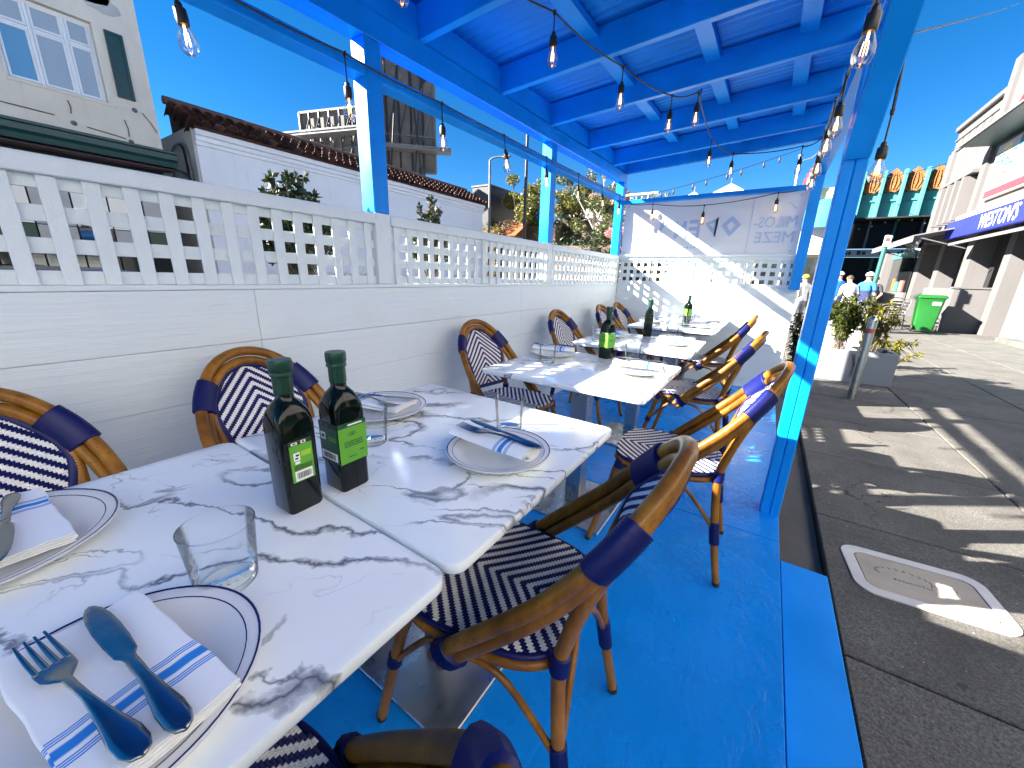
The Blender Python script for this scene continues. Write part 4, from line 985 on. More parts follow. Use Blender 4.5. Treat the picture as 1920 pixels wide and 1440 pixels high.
def label_on(t, face, wd, z0, z1, style):
    """label wrapped on one face: 'x' = +x face, 'y' = -y face"""
    e = 0.0315
    lab = bpy.data.objects.new('label', None); 
    def patch(mb, u0, u1, za, zb, k=1):
        d0, d1 = e+0.0002*k, e+0.0002*k+0.00015
        if face == 'x': mb.box(((d0+d1)/2, (u0+u1)/2, (za+zb)/2), (d1-d0, u1-u0, zb-za))
        else: mb.box(((u0+u1)/2, -(d0+d1)/2, (za+zb)/2), (u1-u0, d1-d0, zb-za))
    W = wd/2; mb = MB(); patch(mb, -W, W, z0, z1)
    base = part('label', mb, M['green' if style != 'dark' else 'dgreen'], t); H = z1-z0
    rr = random.Random(len(style)+5)
    def add(nm, mat, rects, k=3):
        mb = MB()
        for (a, b, c, d) in rects: patch(mb, -W+wd*a, -W+wd*b, z0+H*c, z0+H*d, k)
        part(nm, mb, M[mat], base)
    def lines(a, b, c, d, n, fill=0.62):
        out = []
        for i in range(n):
            zc = c+(d-c)*i/n; x = a
            while x < b-0.02:
                l = rr.uniform(0.03, 0.09); out.append((x, min(b, x+l), zc, zc+(d-c)/n*fill)); x += l+0.02
        return out
    def bars(a, b, c, d):
        out = []; x = a
        while x < b:
            l = rr.choice((0.008, 0.012, 0.02)); out.append((x, min(b, x+l), c, d)); x += l+rr.choice((0.01, 0.016))
        return out
    if style == 'back':
        add('printing', 'ink', [(0, 1, 0.90, 0.995)], 2)
        add('printing', 'paper', [(0.10, 0.36, 0.915, 0.975), (0.52, 0.74, 0.915, 0.985), (0.14, 0.42, 0.52, 0.72), (0.18, 0.40, 0.44, 0.50), (0.12, 0.90, 0.02, 0.27)], 3)
        add('printing', 'lime', [(0.48, 0.92, 0.60, 0.73)], 3)
        add('printing', 'ink', [(0.20, 0.34, 0.56, 0.60), (0.24, 0.38, 0.63, 0.68), (0.16, 0.30, 0.93, 0.96), (0.57, 0.68, 0.93, 0.97)]+lines(0.12, 0.92, 0.29, 0.42, 5)+bars(0.2, 0.84, 0.07, 0.22), 4)
    elif style == 'front':
        add('printing', 'dgreen', [(0, 1, 0.885, 1.0)], 2)
        add('printing', 'paper', [(0.34, 0.86, 0.92, 0.955)], 3)
        add('printing', 'dgreen', lines(0.18, 0.86, 0.40, 0.56, 3, 0.55)+lines(0.3, 0.58, 0.13, 0.17, 1)+lines(0.72, 0.86, 0.22, 0.28, 1)+[(0.42+0.11*math.cos(q*0.7)-0.02+0.06, 0.42+0.11*math.cos(q*0.7)+0.02+0.06, 0.71+0.05*math.sin(q*0.7)-0.008, 0.71+0.05*math.sin(q*0.7)+0.012) for q in range(9)]+[(0.44, 0.52, 0.69, 0.73)], 3)
    elif style == 'dark':
        add('printing', 'ink', [(0, 1, 0.88, 1.0)], 2)
        add('printing', 'paper', [(0.08, 0.34, 0.55, 0.73), (0.06, 0.92, 0.06, 0.27)], 3)
        add('printing', 'ink', bars(0.16, 0.8, 0.10, 0.23)+[(0.14, 0.28, 0.60, 0.68)], 4)
        add('printing', 'bluep', [(0.1, 0.2, 0.91, 0.97), (0.38, 0.5, 0.91, 0.97)], 3); add('printing', 'green', lines(0.5, 0.9, 0.56, 0.68, 2), 3)
    elif style == 'plain':
        add('printing', 'dgreen', [(0.3, 0.7, 0.4, 0.7)], 3); add('printing', 'lime', [(0.34, 0.66, 0.43, 0.67)], 4)
bA = build_bottle(); BT = TREE(bA)
BG = 'square olive oil bottles'
bA.location = (-0.680, 0.312, TZ)
bB = dup(bA, 'dark square oil bottle right of its twin, wide bright green label', (-0.672, 0.410, TZ), 0, BG, BT)
bC = dup(bA, 'dark oil bottle with a bright green label on the third table', (-0.705, 2.035, TZ), R(-20), BG, BT)
bD = dup(bA, 'dark oil bottle without a label in view on the fourth table', (-0.745, 3.070, TZ), R(10), BG, BT)
bE = dup(bA, 'small looking dark oil bottle on the end table against the sunlit wall', (-0.690, 4.440, TZ), R(-35), BG, BT)
tag(bA, 'dark square oil bottle left of its twin, small green back label with a barcode', 'bottle', BG)
label_on(bA, 'x', 0.040, 0.062, 0.140, 'back')
label_on(bB, 'x', 0.0610, 0.062, 0.146, 'front'); label_on(bB, 'y', 0.0610, 0.062, 0.146, 'dark')
label_on(bC, 'x', 0.0610, 0.062, 0.146, 'front'); label_on(bC, 'y', 0.0610, 0.062, 0.146, 'front')
label_on(bE, 'x', 0.045, 0.07, 0.14, 'plain'); label_on(bE, 'y', 0.045, 0.07, 0.14, 'plain')

# ================================================================== STRING LIGHTS
bulb_me = {}
def _b():
    mb = MB(); mb.lathe([(0.0, 0.0), (0.008, 0.0), (0.010, -0.006), (0.010, -0.014), (0.0165, -0.018), (0.0175, -0.040), (0.0168, -0.056), (0.015, -0.060), (0.0, -0.060)], 16); bulb_me['socket'] = mb.mesh('socket', M['black'], 40)
    mb = MB(); mb.lathe([(0.0125, -0.056), (0.0135, -0.064), (0.0190, -0.078), (0.0248, -0.094), (0.0265, -0.108), (0.0245, -0.122), (0.0185, -0.133), (0.009, -0.139), (0.0, -0.1405)], 20); bulb_me['glass'] = mb.mesh('bulb_glass', M['bulb'], 180)
    mb = MB()
    for k in range(4):
        a = math.pi/2*k; x, y = 0.0055*math.cos(a), 0.0055*math.sin(a)
        mb.tube([(x, y, -0.080), (x*1.3, y*1.3, -0.112)], 0.0008, 5)
    mb.tube([(0, 0, -0.060), (0, 0, -0.080)], 0.003, 6); bulb_me['filament'] = mb.mesh('filament', M['filament'])
_b()
def string_light(label, nodes, drops, tilt=None, ends=(), r=0.0042, sag=0.03):
    """nodes: points of the cord that carry a bulb; drops: (length of the short lead) per node"""
    t = thing('string_light', label, 'string light', (0, 0, 0), 0, 'cords of clear filament bulbs')
    pts = list(ends[:1])+list(nodes)+list(ends[1:]); P = []
    for a, b in zip(pts, pts[1:]):
        a, b = Vector(a), Vector(b)
        for k in range(6):
            q = k/6; p = a.lerp(b, q); p.z -= sag*4*q*(1-q); P.append(p)
    P.append(Vector(pts[-1])); mb = MB(); mb.tube(P, r, 6); part('cord', mb, M['black'], t, 60)
    for i, n_ in enumerate(nodes):
        n_ = Vector(n_); d = drops[i]; tx, ty = (tilt[i] if tilt else (0, 0))
        lean = Vector((tx, ty, -1)).normalized(); q = lean.to_track_quat('-Z', 'Y')
        top = n_+lean*d
        mb = MB(); mb.tube([n_+Vector((0, 0, 0.006)), n_-Vector((0, 0, 0.012))], [0.008, 0.006], 8); mb.tube([n_, top+lean*0.004], 0.0032, 6)
        lead = part('lead', mb, M['black'], t)
        for nm in ('socket', 'glass', 'filament'):
            o = link({'socket': 'socket', 'glass': 'bulb', 'filament': 'filament'}[nm], bulb_me[nm], lead, top); o.rotation_mode = 'QUATERNION'; o.rotation_quaternion = q
    return t
ya = [0.03, 0.614, 1.197, 1.783, 2.379, 2.977, 3.598, 4.19, 4.78]
string_light('string of bulbs along the blue rail above the left lattice wall', [(-1.668, y, zl(y)+0.032) for y in ya], [0.085+0.02*random.random() for _ in ya], [(random.uniform(-.04, .12), random.uniform(-.08, .08)) for _ in ya], ((-1.668, -0.45, 2.03), (-1.668, 4.93, zl(4.93)+0.03)), sag=0.012)
nb2 = [(-1.20, 1.10, 2.28), (-1.045, 1.875, 2.345), (-0.93, 2.51, 2.355), (-0.77, 3.04, 2.36)]
string_light('string of bulbs crossing under the roof joists to the middle', nb2, [0.10, 0.075, 0.075, 0.08], None, ((-1.3, 0.3, 2.25), (-0.60, 3.085, 2.375)), sag=0.02)
nb3 = [(-0.62, 3.12, 2.37), (-0.655, 4.10, 2.37), (-0.515, 4.52, 2.345)]
string_light('string of bulbs from the middle joist to the far end of the roof', nb3+[(0.02, 4.62, 2.36)], [0.05, 0.075, 0.06, 0.09], None, ((-0.60, 3.10, 2.385), (0.15, 4.60, 2.40)), sag=0.02)
nr = [(0.105, 0.95, 2.04), (0.112, 1.57, 2.03), (0.118, 2.43, 2.06), (0.105, 2.60, 2.03), (0.112, 3.25, 2.08), (0.12, 3.9, 2.10)]
string_light('string of bulbs along the right roof beam beside the post', nr, [0.13, 0.13, 0.10, 0.11, 0.12, 0.1], [(0, -.1), (-.05, 0), (0, 0), (0, 0), (0, 0), (0, 0)], ((0.11, 0.2, 2.10), (0.135, 4.9, 2.16)), r=0.005, sag=0.03)
string_light('single bulb hanging outside the near right post', [(0.262, 2.12, 1.80)], [0.10], None, ((0.252, 2.16, 2.10), (0.250, 2.2, 2.14)), r=0.005, sag=-0.05)
string_light('string of bulbs drooping across the top of the banner', [(-1.33, 4.985, 2.035), (-0.77, 4.985, 1.985), (-0.10, 4.985, 2.055)], [0.05, 0.065, 0.05], None, ((-1.68, 4.985, 2.07), (0.14, 4.985, 2.09)), r=0.004, sag=0.015)

# ================================================================== ACROSS THE STREET (left)
def bxy(x0, x1, y0, y1, z0, z1, bev=0.0):
    mb = MB(); mb.box(((x0+x1)/2, (y0+y1)/2, (z0+z1)/2), (x1-x0, y1-y0, z1-z0), bev=bev); return mb
FX = -13.0
# unseen stepped block, added and shaped to keep sun off the near tables
tb = thing('office_block', 'tall plain block farther down the far side of the street', 'building')
part('wall', bxy(-24, FX-0.45, -11.0, -6.85, GZ, 6.5), M['sidew'], tb); part('false_front', bxy(FX-0.4, FX, -11.0, -7.95, GZ, 9.9), M['sidew'], tb); part('false_front', bxy(FX-0.4, FX, -7.949, -7.0, GZ, 8.74), M['sidew'], tb)
for k in range(8):
    part('window', bxy(FX-0.02, FX+0.03, -10.6+(k % 4)*0.95, -9.95+(k % 4)*0.95, 2.4+3*(k//4), 3.9+3*(k//4)), M['panedark'], tb)
cb = thing('cream_building', 'peeling cream stucco building with white casement window above a dark green canopy', 'building')
wy0, wy1, wz0, wz1 = 1.80, 3.20, 4.62, 6.10
for (a, b, c, d) in ((-6.6, 4.0, 3.45, wz0), (-6.6, wy0, wz0, wz1), (wy1, 4.0, wz0, wz1), (-6.6, 4.0, wz1, 7.9)):
    part('wall', bxy(FX-0.5, FX, a, b, c, d), M['cream'], cb)
part('wall', bxy(-22, FX-0.5, -6.6, 4.0, GZ, 7.9), M['cream'], cb)
# flaked render patch
rr = random.Random(11)
for (cy, cz, sy, sz) in ((3.05, 6.62, 0.55, 0.20), (3.45, 6.50, 0.28, 0.16)):
    poly = [(cy+sy*math.cos(a*0.42)*(0.8+0.35*rr.random()), cz+sz*math.sin(a*0.42)*(0.7+0.5*rr.random())) for a in range(15)]
    mb = MB(); mb.prism(poly, 0, FX+0.001, FX+0.012); part('flaking_render', mb, M['sidew'], cb)
for (p, q) in (((2.55, 4.22), (2.55, 4.46)), ((3.42, 4.03), (3.40, 4.36)), ((1.6, 4.14), (2.3, 4.12)), ((2.75, 4.03), (3.35, 3.97)), ((3.75, 4.6), (3.95, 4.25))):
    mb = MB(); mb.tube([(FX+0.012, *p), (FX+0.018, (p[0]+q[0])/2+0.02, (p[1]+q[1])/2), (FX+0.012, *q)], 0.011, 5); part('cable', mb, M['gsteel'], cb)
for (y, z) in ((2.56, 4.05), (3.44, 3.93), (3.62, 4.62)):
    mb = MB(); mb.lathe([(0, 0), (0.05, 0.0), (0.035, 0.05), (0, 0.07)], 10); part('bracket', mb, M['gsteel'], cb, loc=(FX, y, z), rot=(0, R(90), 0))
win = part('window_frame', bxy(FX-0.20, FX-0.14, wy0, wy1, wz0, wz0+0.05), M['upvc'], cb)
fb = lambda y0, y1, z0, z1, d=0.0: part('frame_bar', bxy(FX-0.20, FX-0.13+d, y0, y1, z0, z1, 0.008), M['upvc'], win)
fb(wy0, wy1, wz1-0.05, wz1); fb(wy0, wy0+0.05, wz0+0.051, wz1-0.051); fb(wy1-0.05, wy1, wz0+0.051, wz1-0.051)
mulls = [wy0+0.05, 2.29, 2.78, wy1-0.05]
for y in mulls[1:3]: fb(y-0.028, y+0.028, wz0+0.051, wz1-0.051)
for i, (a, b) in enumerate(zip(mulls, mulls[1:])):
    a2, b2 = a+(0.0285 if i else 0.001), b-(0.0285 if i < 2 else 0.001)
    fb(a2, b2, 5.60, 5.65)
    for (c, d) in ((wz0+0.052, 5.599), (5.651, wz1-0.052)):
        sash = part('sash', bxy(FX-0.155, FX-0.120, a2+0.002, b2-0.002, c+0.002, c+0.042, 0.006), M['upvc'], win)
        part('sash_bar', bxy(FX-0.155, FX-0.120, a2+0.002, b2-0.002, d-0.042, d-0.002, 0.006), M['upvc'], win)
        part('sash_bar', bxy(FX-0.155, FX-0.120, a2+0.002, a2+0.042, c+0.043, d-0.043, 0.006), M['upvc'], win); part('sash_bar', bxy(FX-0.155, FX-0.120, b2-0.042, b2-0.002, c+0.043, d-0.043, 0.006), M['upvc'], win)
        part('pane', bxy(FX-0.150, FX-0.138, a2+0.04, b2-0.04, c+0.04, d-0.04), M['panesky' if (i == 0 and c < 5) else 'pane'], win)
part('window_sill', bxy(FX-0.19, FX+0.02, wy0-0.01, wy1+0.12, wz0-0.05, wz0-0.001), M['cream'], cb)
sh = part('shutter', bxy(FX+0.001, FX+0.04, 3.375, 3.665, 4.80, 6.05), M['dkgreen'], cb)
for (a, b, c, d) in ((3.375, 3.665, 4.80, 4.86), (3.375, 3.665, 5.99, 6.05), (3.375, 3.425, 4.861, 5.989), (3.615, 3.665, 4.861, 5.989)): part('shutter_rail', bxy(FX+0.041, FX+0.055, a, b, c, d), M['dkgreen'], sh)
mb = MB(); mb.prism([(FX+0.001, 3.84), (FX+0.34, 3.84), (FX+0.34, 3.79), (FX+0.30, 3.77), (FX+0.30, 3.66), (FX+0.25, 3.60), (FX+0.22, 3.50), (FX+0.001, 3.46)], 1, -6.6, 4.16); part('canopy', mb, M['dkgreen'], cb)
part('canopy_soffit', bxy(FX-0.24, FX+0.2, -6.6, 4.1, 3.43, 3.456), M['maroon'], cb)
part('shop_wall', bxy(FX-0.5, FX-0.3, -6.6, 4.0, GZ, 3.45), M['soot'], cb)
yy = -6.4
rr = random.Random(4); k = 0
while yy < 3.9:
    wd = min(rr.uniform(0.55, 0.85), 3.95-yy)
    tm = ['white_sign', 'pane', 'white_sign', 'pane'][k % 4]
    p = part('transom_panel', bxy(FX-0.29, FX-0.25, yy, yy+wd-0.03, 2.72, 3.37), M[tm], cb)
    if tm == 'white_sign':
        mb = MB(); mb.tube(spline([(FX-0.245, yy+wd*0.15, 3.16), (FX-0.245, yy+wd*0.2, 3.10), (FX-0.245, yy+wd*0.7, 3.13), (FX-0.245, yy+wd*0.8, 3.2)], 4), 0.009, 5); mb.tube(spline([(FX-0.245, yy+wd*0.5, 3.04), (FX-0.245, yy+wd*0.62, 3.08), (FX-0.245, yy+wd*0.7, 3.03), (FX-0.245, yy+wd*0.55, 2.99)], 4), 0.008, 5); part('scribble', mb, M['ink'], p)
    lo = ['dgreen', 'white_sign', 'panedark', 'white_sign'][(k+1) % 4]
    part('window_panel', bxy(FX-0.29, FX-0.25, yy, yy+wd-0.03, 1.98, 2.70), M['pane' if k % 3 else 'white_sign'], cb)
    part('window_panel', bxy(FX-0.29, FX-0.25, yy, yy+wd-0.03, 1.42, 1.96), M[lo], cb)
    part('window_panel', bxy(FX-0.29, FX-0.25, yy, yy+wd-0.03, 0.55, 1.40), M['panedark'], cb)
    part('stall_riser', bxy(FX-0.29, FX-0.25, yy, yy+wd-0.03, GZ, 0.53), M['dkgreen'], cb)
    yy += wd; k += 1
text('shop_lettering', 'EZY', 0.34, M['ink'], cb, (FX-0.24, 2.28, 1.98), (R(90), 0, R(90)), 0.003, 0.95)

wb = thing('white_building', 'low white stucco building with a clay tile roof edge across the street', 'building')
part('wall', bxy(FX-5, FX, 4.72, 16.75, GZ, 4.56), M['whitew'], wb)
part('side_wall', bxy(FX-5, FX-0.02, 4.66, 4.715, GZ, 4.62), M['sidew'], wb)
for (dx, z0, z1) in ((0.05, 4.20, 4.30), (0.09, 4.301, 4.42), (0.15, 4.421, 4.56)): part('cornice', bxy(FX+0.001, FX+dx, 4.70, 16.78, z0, z1, 0.015), M['whitew'], wb)
for (y0, y1, z0, z1) in ((5.75, 6.9, 2.6, 3.35), (6.6, 7.9, 2.5, 3.05), (9.0, 10.6, 2.4, 3.25), (10.2, 11.4, 2.3, 2.95), (11.9, 13.7, 2.3, 3.2), (13.9, 15.6, 2.2, 3.1)):
    for (a, b, c, d) in ((y0, y1, z1-0.04, z1), (y0, y1, z0, z0+0.04), (y0, y0+0.04, z0+0.041, z1-0.041), (y1-0.04, y1, z0+0.041, z1-0.041)): part('panel_moulding', bxy(FX+0.001, FX+0.022, a, b, c, d), M['whitew'], wb)
roof = part('roof', MB().add([(FX+0.20, 4.68, 4.62), (FX+0.20, 16.9, 4.62), (FX-1.3, 16.9, 5.34), (FX-1.3, 4.68, 5.34), (FX-1.3, 4.68, 4.56), (FX-1.3, 16.9, 4.56), (FX+0.20, 4.68, 4.561), (FX+0.20, 16.9, 4.561)], [(0, 1, 2, 3), (3, 2, 5, 4), (0, 3, 4, 6), (1, 7, 5, 2), (0, 6, 7, 1), (4, 5, 7, 6)]), M['tilebed'], wb)
def barrel(L, r0, r1, up):
    mb = MB(); n = 7; vs = []
    for (x, r) in ((0, r0), (L, r1)):
        for k in range(n): a = math.pi*k/(n-1); vs.append((x, r*math.cos(a), r*math.sin(a)*0.9*up))
        for k in range(n): a = math.pi*k/(n-1); vs.append((x, (r-0.02)*math.cos(a), (r-0.02)*math.sin(a)*0.9*up))
    fs = []
    for k in range(n-1):
        a, b, c, d = k, k+1, 2*n+k+1, 2*n+k; fs.append((a, b, c, d)); fs.append((a+n, d+n, c+n, b+n)); fs.append((a, a+n, b+n, b)); fs.append((d, c, c+n, d+n))
    mb.add(vs, fs); return mb.mesh('clay_tile', M['tile'], 60)
tile_me = barrel(0.52, 0.115, 0.095, 1)
slope = math.atan2(0.76, 1.58); rr = random.Random(8)
y = 4.66
while y < 16.95:
    for row in range(4):
        s = row*0.43
        x = FX+0.34-s*math.cos(slope); z = 4.66+s*math.sin(slope)
        o = link('clay_tile', tile_me, roof, (x, y+rr.uniform(-0.02, 0.02), z+rr.uniform(-0.008, 0.012)))
        o.rotation_euler = (0, slope+rr.uniform(-0.03, 0.03), math.pi+rr.uniform(-0.05, 0.05))
    y += 0.262
mb = MB(); mb.tube([(FX-1.32, 4.62, 5.42), (FX-1.32, 17.0, 5.42)], 0.10, 10); part('ridge', mb, M['tile'], roof, 60)
for i, off in enumerate((0.0, 0.09, 0.2)):
    mb = MB(); mb.tube(spline([(FX-0.3-off, 4.60, 2.2), (FX-0.3-off, 4.60, 3.6), (FX-0.4-off, 4.60, 4.2), (FX-0.9-off, 4.60, 4.3), (FX-1.3, 4.6, 4.2)], 4), 0.03-0.006*i, 7); part('conduit', mb, M['rubber' if i else 'gsteel'], wb)
mb = MB(); mb.tube(spline([(FX-0.2, 4.55, 3.2), (FX-0.1, 4.45, 3.45), (FX-0.05, 4.2, 3.5), (FX+0.05, 4.1, 3.3)], 4), 0.03, 7); part('conduit', mb, M['rubber'], wb)

# billboards seen from behind
def billboard(label, P0, P1, z0, z1, lean, cat_z, seed):
    t = thing('billboard', label, 'billboard', (P0[0], P0[1], 0), 0, 'billboards above the tile roof')
    rr = random.Random(seed); a = Vector((0, 0, 0)); b = Vector((P1[0]-P0[0], P1[1]-P0[1], 0)); u = b.normalized(); L = b.length; nrm = Vector((u.y, -u.x, 0))
    if nrm.dot(Vector((-P0[0], -P0[1], 0))) < 0: nrm = -nrm
    pt = lambda s, d, z: a+u*s+nrm*d+Vector((0, 0, z))
    mb = MB(); mb.bar(pt(0, -0.15, (z0+z1)/2), pt(L, -0.15, (z0+z1)/2), 0.08, z1-z0); part('panel', mb, M['boardback'], t)
    def bar(p, q, r=0.05, m='gsteel', nm='strut'):
        mb = MB(); mb.bar(p, q, r, r); part(nm, mb, M[m], t)
    for s in (0, L): bar(pt(s, 0, z0), pt(s, 0, z1), 0.16, 'palesteel', 'frame_post')
    bar(pt(0, 0, z1), pt(L, 0, z1), 0.14, 'palesteel', 'frame_rail'); bar(pt(0, 0, z0), pt(L, 0, z0), 0.14, 'gsteel', 'frame_rail')
    n = max(4, int(L/0.8))
    for k in range(1, n):
        s = L*k/n; bar(pt(s, 0.05, z0-0.8), pt(s, 0.05, z1), 0.11, rr.choice(('dksteel', 'gsteel', 'dksteel')))
        bar(pt(s, 0.08, z1-0.5), pt(s+L/n*rr.choice((-1, 1))*0.8, 1.1, z0-0.7), 0.09, rr.choice(('dksteel', 'gsteel')), 'brace')
        bar(pt(s, 0.1, z0+(z1-z0)*0.3), pt(min(L, s+L/n), 0.12, z0+(z1-z0)*0.75), 0.08, rr.choice(('dksteel', 'gsteel', 'palesteel')), 'brace')
        if k % 2: 
            mb = MB(); mb.bar(pt(s-0.3, -0.09, z1-rr.uniform(0.5, 1.4)), pt(s+0.3, -0.09, z1-1.4), 0.05, 0.5); part('access_panel', mb, M['dksteel' if k % 4 == 1 else 'palesteel'], t)
    for q in (0.33, 0.66): bar(pt(0, 0.07, z0+(z1-z0)*q), pt(L, 0.07, z0+(z1-z0)*q), 0.10, 'gsteel', 'frame_rail')
    mb = MB(); mb.bar(pt(-0.8, 0.75, cat_z), pt(L+1.2, 0.75, cat_z), 1.0, 0.14); part('catwalk', mb, M['gsteel'], t)
    bar(pt(-0.8, 1.25, cat_z+0.15), pt(L+1.2, 1.25, cat_z+0.15), 0.10, 'palesteel', 'rail')
    for s in (0.2*L, 0.8*L): bar(pt(s, 0.2, GZ), pt(s, 0.2, z0+0.3), 0.35, 'dksteel', 'column')
billboard('wide billboard seen from behind above the tile roof, left of the blue post', (-31.6, 18.4), (-25.6, 20.2), 8.6, 12.4, 0, 10.6, 3)
billboard('tall billboard seen from behind, right of the blue post', (-28.0, 21.2), (-24.2, 25.0), 8.9, 16.6, 0, 10.3, 5)

# far buildings, hedge wall, trees, poles
db = thing('dark_building', 'dark slab building past the end of the white building', 'building')
part('wall', bxy(-19.6, -18.0, 24.0, 27.5, GZ, 7.3, 0.02), M['gravel'], db); part('parapet', bxy(-19.65, -17.95, 23.95, 27.55, 7.301, 7.42, 0.01), M['dksteel'], db)
ob = thing('tiled_roof_house', 'house with an orange tiled roof low behind the street lamp', 'house')
part('wall', bxy(-20.5, -15.5, 23.5, 27, GZ, 3.8), M['cream'], ob)
mb = MB(); mb.prism([(23.2, 3.801), (27.3, 3.801), (25.2, 5.0)], 0, -20.8, -15.2); part('roof', mb, M['orangewall'], ob)
hb = thing('terrace_house', 'pale house with a balustrade behind the hedges', 'house')
part('wall', bxy(-16, -8.5, 33, 38, GZ, 6.9), M['cream'], hb); part('coping', bxy(-16, -8.5, 32.9, 33.2, 7.55, 7.7), M['sidew'], hb)
for k in range(16): 
    mb = MB(); mb.lathe([(0.09, 0), (0.09, 0.08), (0.05, 0.15), (0.10, 0.32), (0.05, 0.52), (0.09, 0.6), (0.09, 0.65)], 8); part('baluster', mb, M['sidew'], hb, 60, loc=(-15.7+k*0.46, 33.05, 6.9))
mb = MB(); mb.prism([(33.6, 6.95), (38, 6.95), (36, 8.6)], 0, -15.6, -11.8); part('roof', mb, M['orangewall'], hb)

def leaf_cloud(mb, blobs, n, size, seed, mats=1, flat=0.55):
    rr = random.Random(seed); tot = sum(b[3]*b[4]*b[5] for b in blobs)
    for (cx, cy, cz, rx, ry, rz) in blobs:
        k = int(n*rx*ry*rz/tot)
        for _ in range(k):
            while True:
                p = Vector((rr.uniform(-1, 1), rr.uniform(-1, 1), rr.uniform(-1, 1)))
                if 0.12 < p.length < 1 and rr.random() < 0.25+0.75*p.length: break
            c = Vector((cx+p.x*rx, cy+p.y*ry, cz+p.z*rz)); s = size*rr.uniform(0.6, 1.3)
            a = Vector((rr.gauss(0, 1), rr.gauss(0, 1), rr.gauss(0, 0.7))).normalized(); b = a.cross(Vector((rr.gauss(0, 1), rr.gauss(0, 1), rr.gauss(0, 1)))).normalized()
            mb.add([c-a*s, c-b*s*flat*0.5+a*s*0.1, c+a*s, c+b*s*flat*0.5+a*s*0.1], [(0, 1, 2), (0, 2, 3)], rr.randrange(mats) if mats > 1 else 0)
    return mb
def tree(label, x, y, h, blobs, n, leaf, mat, seed, trunk='bark', lean=(0, 0), r=0.16, group='trees and tall shrubs across the street', name='tree'):
    t = thing(name, label, 'tree', (x, y, GZ), 0, group); rr = random.Random(seed)
    top = Vector((lean[0], lean[1], h*0.62))
    mb = MB(); pth = spline([(0, 0, -0.1), (lean[0]*0.2+rr.uniform(-.1, .1), lean[1]*0.2, h*0.2), (lean[0]*0.6, lean[1]*0.6, h*0.42), top], 4)
    mb.tube(pth, [r*(1-0.6*i/(len(pth)-1)) for i in range(len(pth))], 9); part('trunk', mb, M[trunk], t, 60)
    mb = MB()
    for b in blobs:
        c = Vector(b[:3]); s = pth[int(len(pth)*rr.uniform(0.45, 0.95))]
        mid = s.lerp(c, 0.5)+Vector((rr.uniform(-.25, .25), rr.uniform(-.25, .25), rr.uniform(0, .3)))
        mb.tube(spline([s, mid, c], 4), [r*0.38*(1-0.7*i/8) for i in range(9)], 6)
        for _ in range(4):
            e = c+Vector((rr.uniform(-1, 1)*b[3], rr.uniform(-1, 1)*b[4], rr.uniform(-.6, 1)*b[5]))*0.85
            mb.tube([mid.lerp(c, 0.7), c.lerp(e, 0.5)+Vector((0, 0, 0.1)), e], [r*0.15, r*0.1, r*0.05], 5)
    part('branch', mb, M[trunk], t, 60)
    mb = MB(); leaf_cloud(mb, blobs, n, leaf, seed)
    part('crown', mb, M[mat], t)
def blobs(seed, n, R0, z0, z1, r0, r1, stretch=1.0):
    rr = random.Random(seed); out = []
    for _ in range(n):
        a = rr.uniform(0, 6.28); q = math.sqrt(rr.random())*R0; z = rr.uniform(z0, z1); s = rr.uniform(r0, r1)*(1-0.35*abs((z-(z0+z1)/2)/(z1-z0)*2))
        out.append((q*math.cos(a), q*math.sin(a)*stretch, z, s, s, s*0.75))
    return out
tree('airy yellow green tree behind the dark pole', -15.9, 25.6, 8.4, blobs(1, 15, 1.7, 4.2, 7.9, 0.5, 1.0), 6500, 0.13, 'leafy', 1)
tree('thin yellow green tree just right of the middle blue post', -12.9, 28.2, 8.6, blobs(2, 14, 1.6, 5.0, 8.4, 0.45, 0.85), 4500, 0.13, 'leafy', 2)
tree('tree with sprawling bare branches seen under the far rail', -10.4, 25.0, 8.2, blobs(5, 15, 2.3, 4.4, 8.0, 0.4, 0.85), 4500, 0.12, 'leafm', 3, 'palebark', (0.6, 0), 0.2)
tree('brown drying tree above the hedge beside the dark pole', -17.0, 24.2, 5.6, blobs(4, 8, 0.9, 2.4, 5.0, 0.6, 0.95), 2600, 0.12, 'leafb', 4)
tree('pale trunked tree in front of the hedge by the far corner post', -8.6, 23.5, 5.2, blobs(6, 9, 1.3, 2.8, 4.9, 0.5, 0.8), 2600, 0.11, 'leafm', 6, 'palebark', (0.2, 0), 0.14)
tree('small flowering tree with pale pink blossom near the far corner post', -7.4, 22.5, 4.6, blobs(7, 7, 0.8, 3.0, 4.3, 0.3, 0.5), 900, 0.09, 'pink', 7, 'palebark', (0.1, 0), 0.09)
tree('leafy sprig tree showing above the banner corner', -7.0, 27.0, 7.0, blobs(9, 7, 0.8, 4.8, 6.6, 0.3, 0.6), 900, 0.12, 'leafm', 9, 'palebark', (0.3, 0), 0.1)
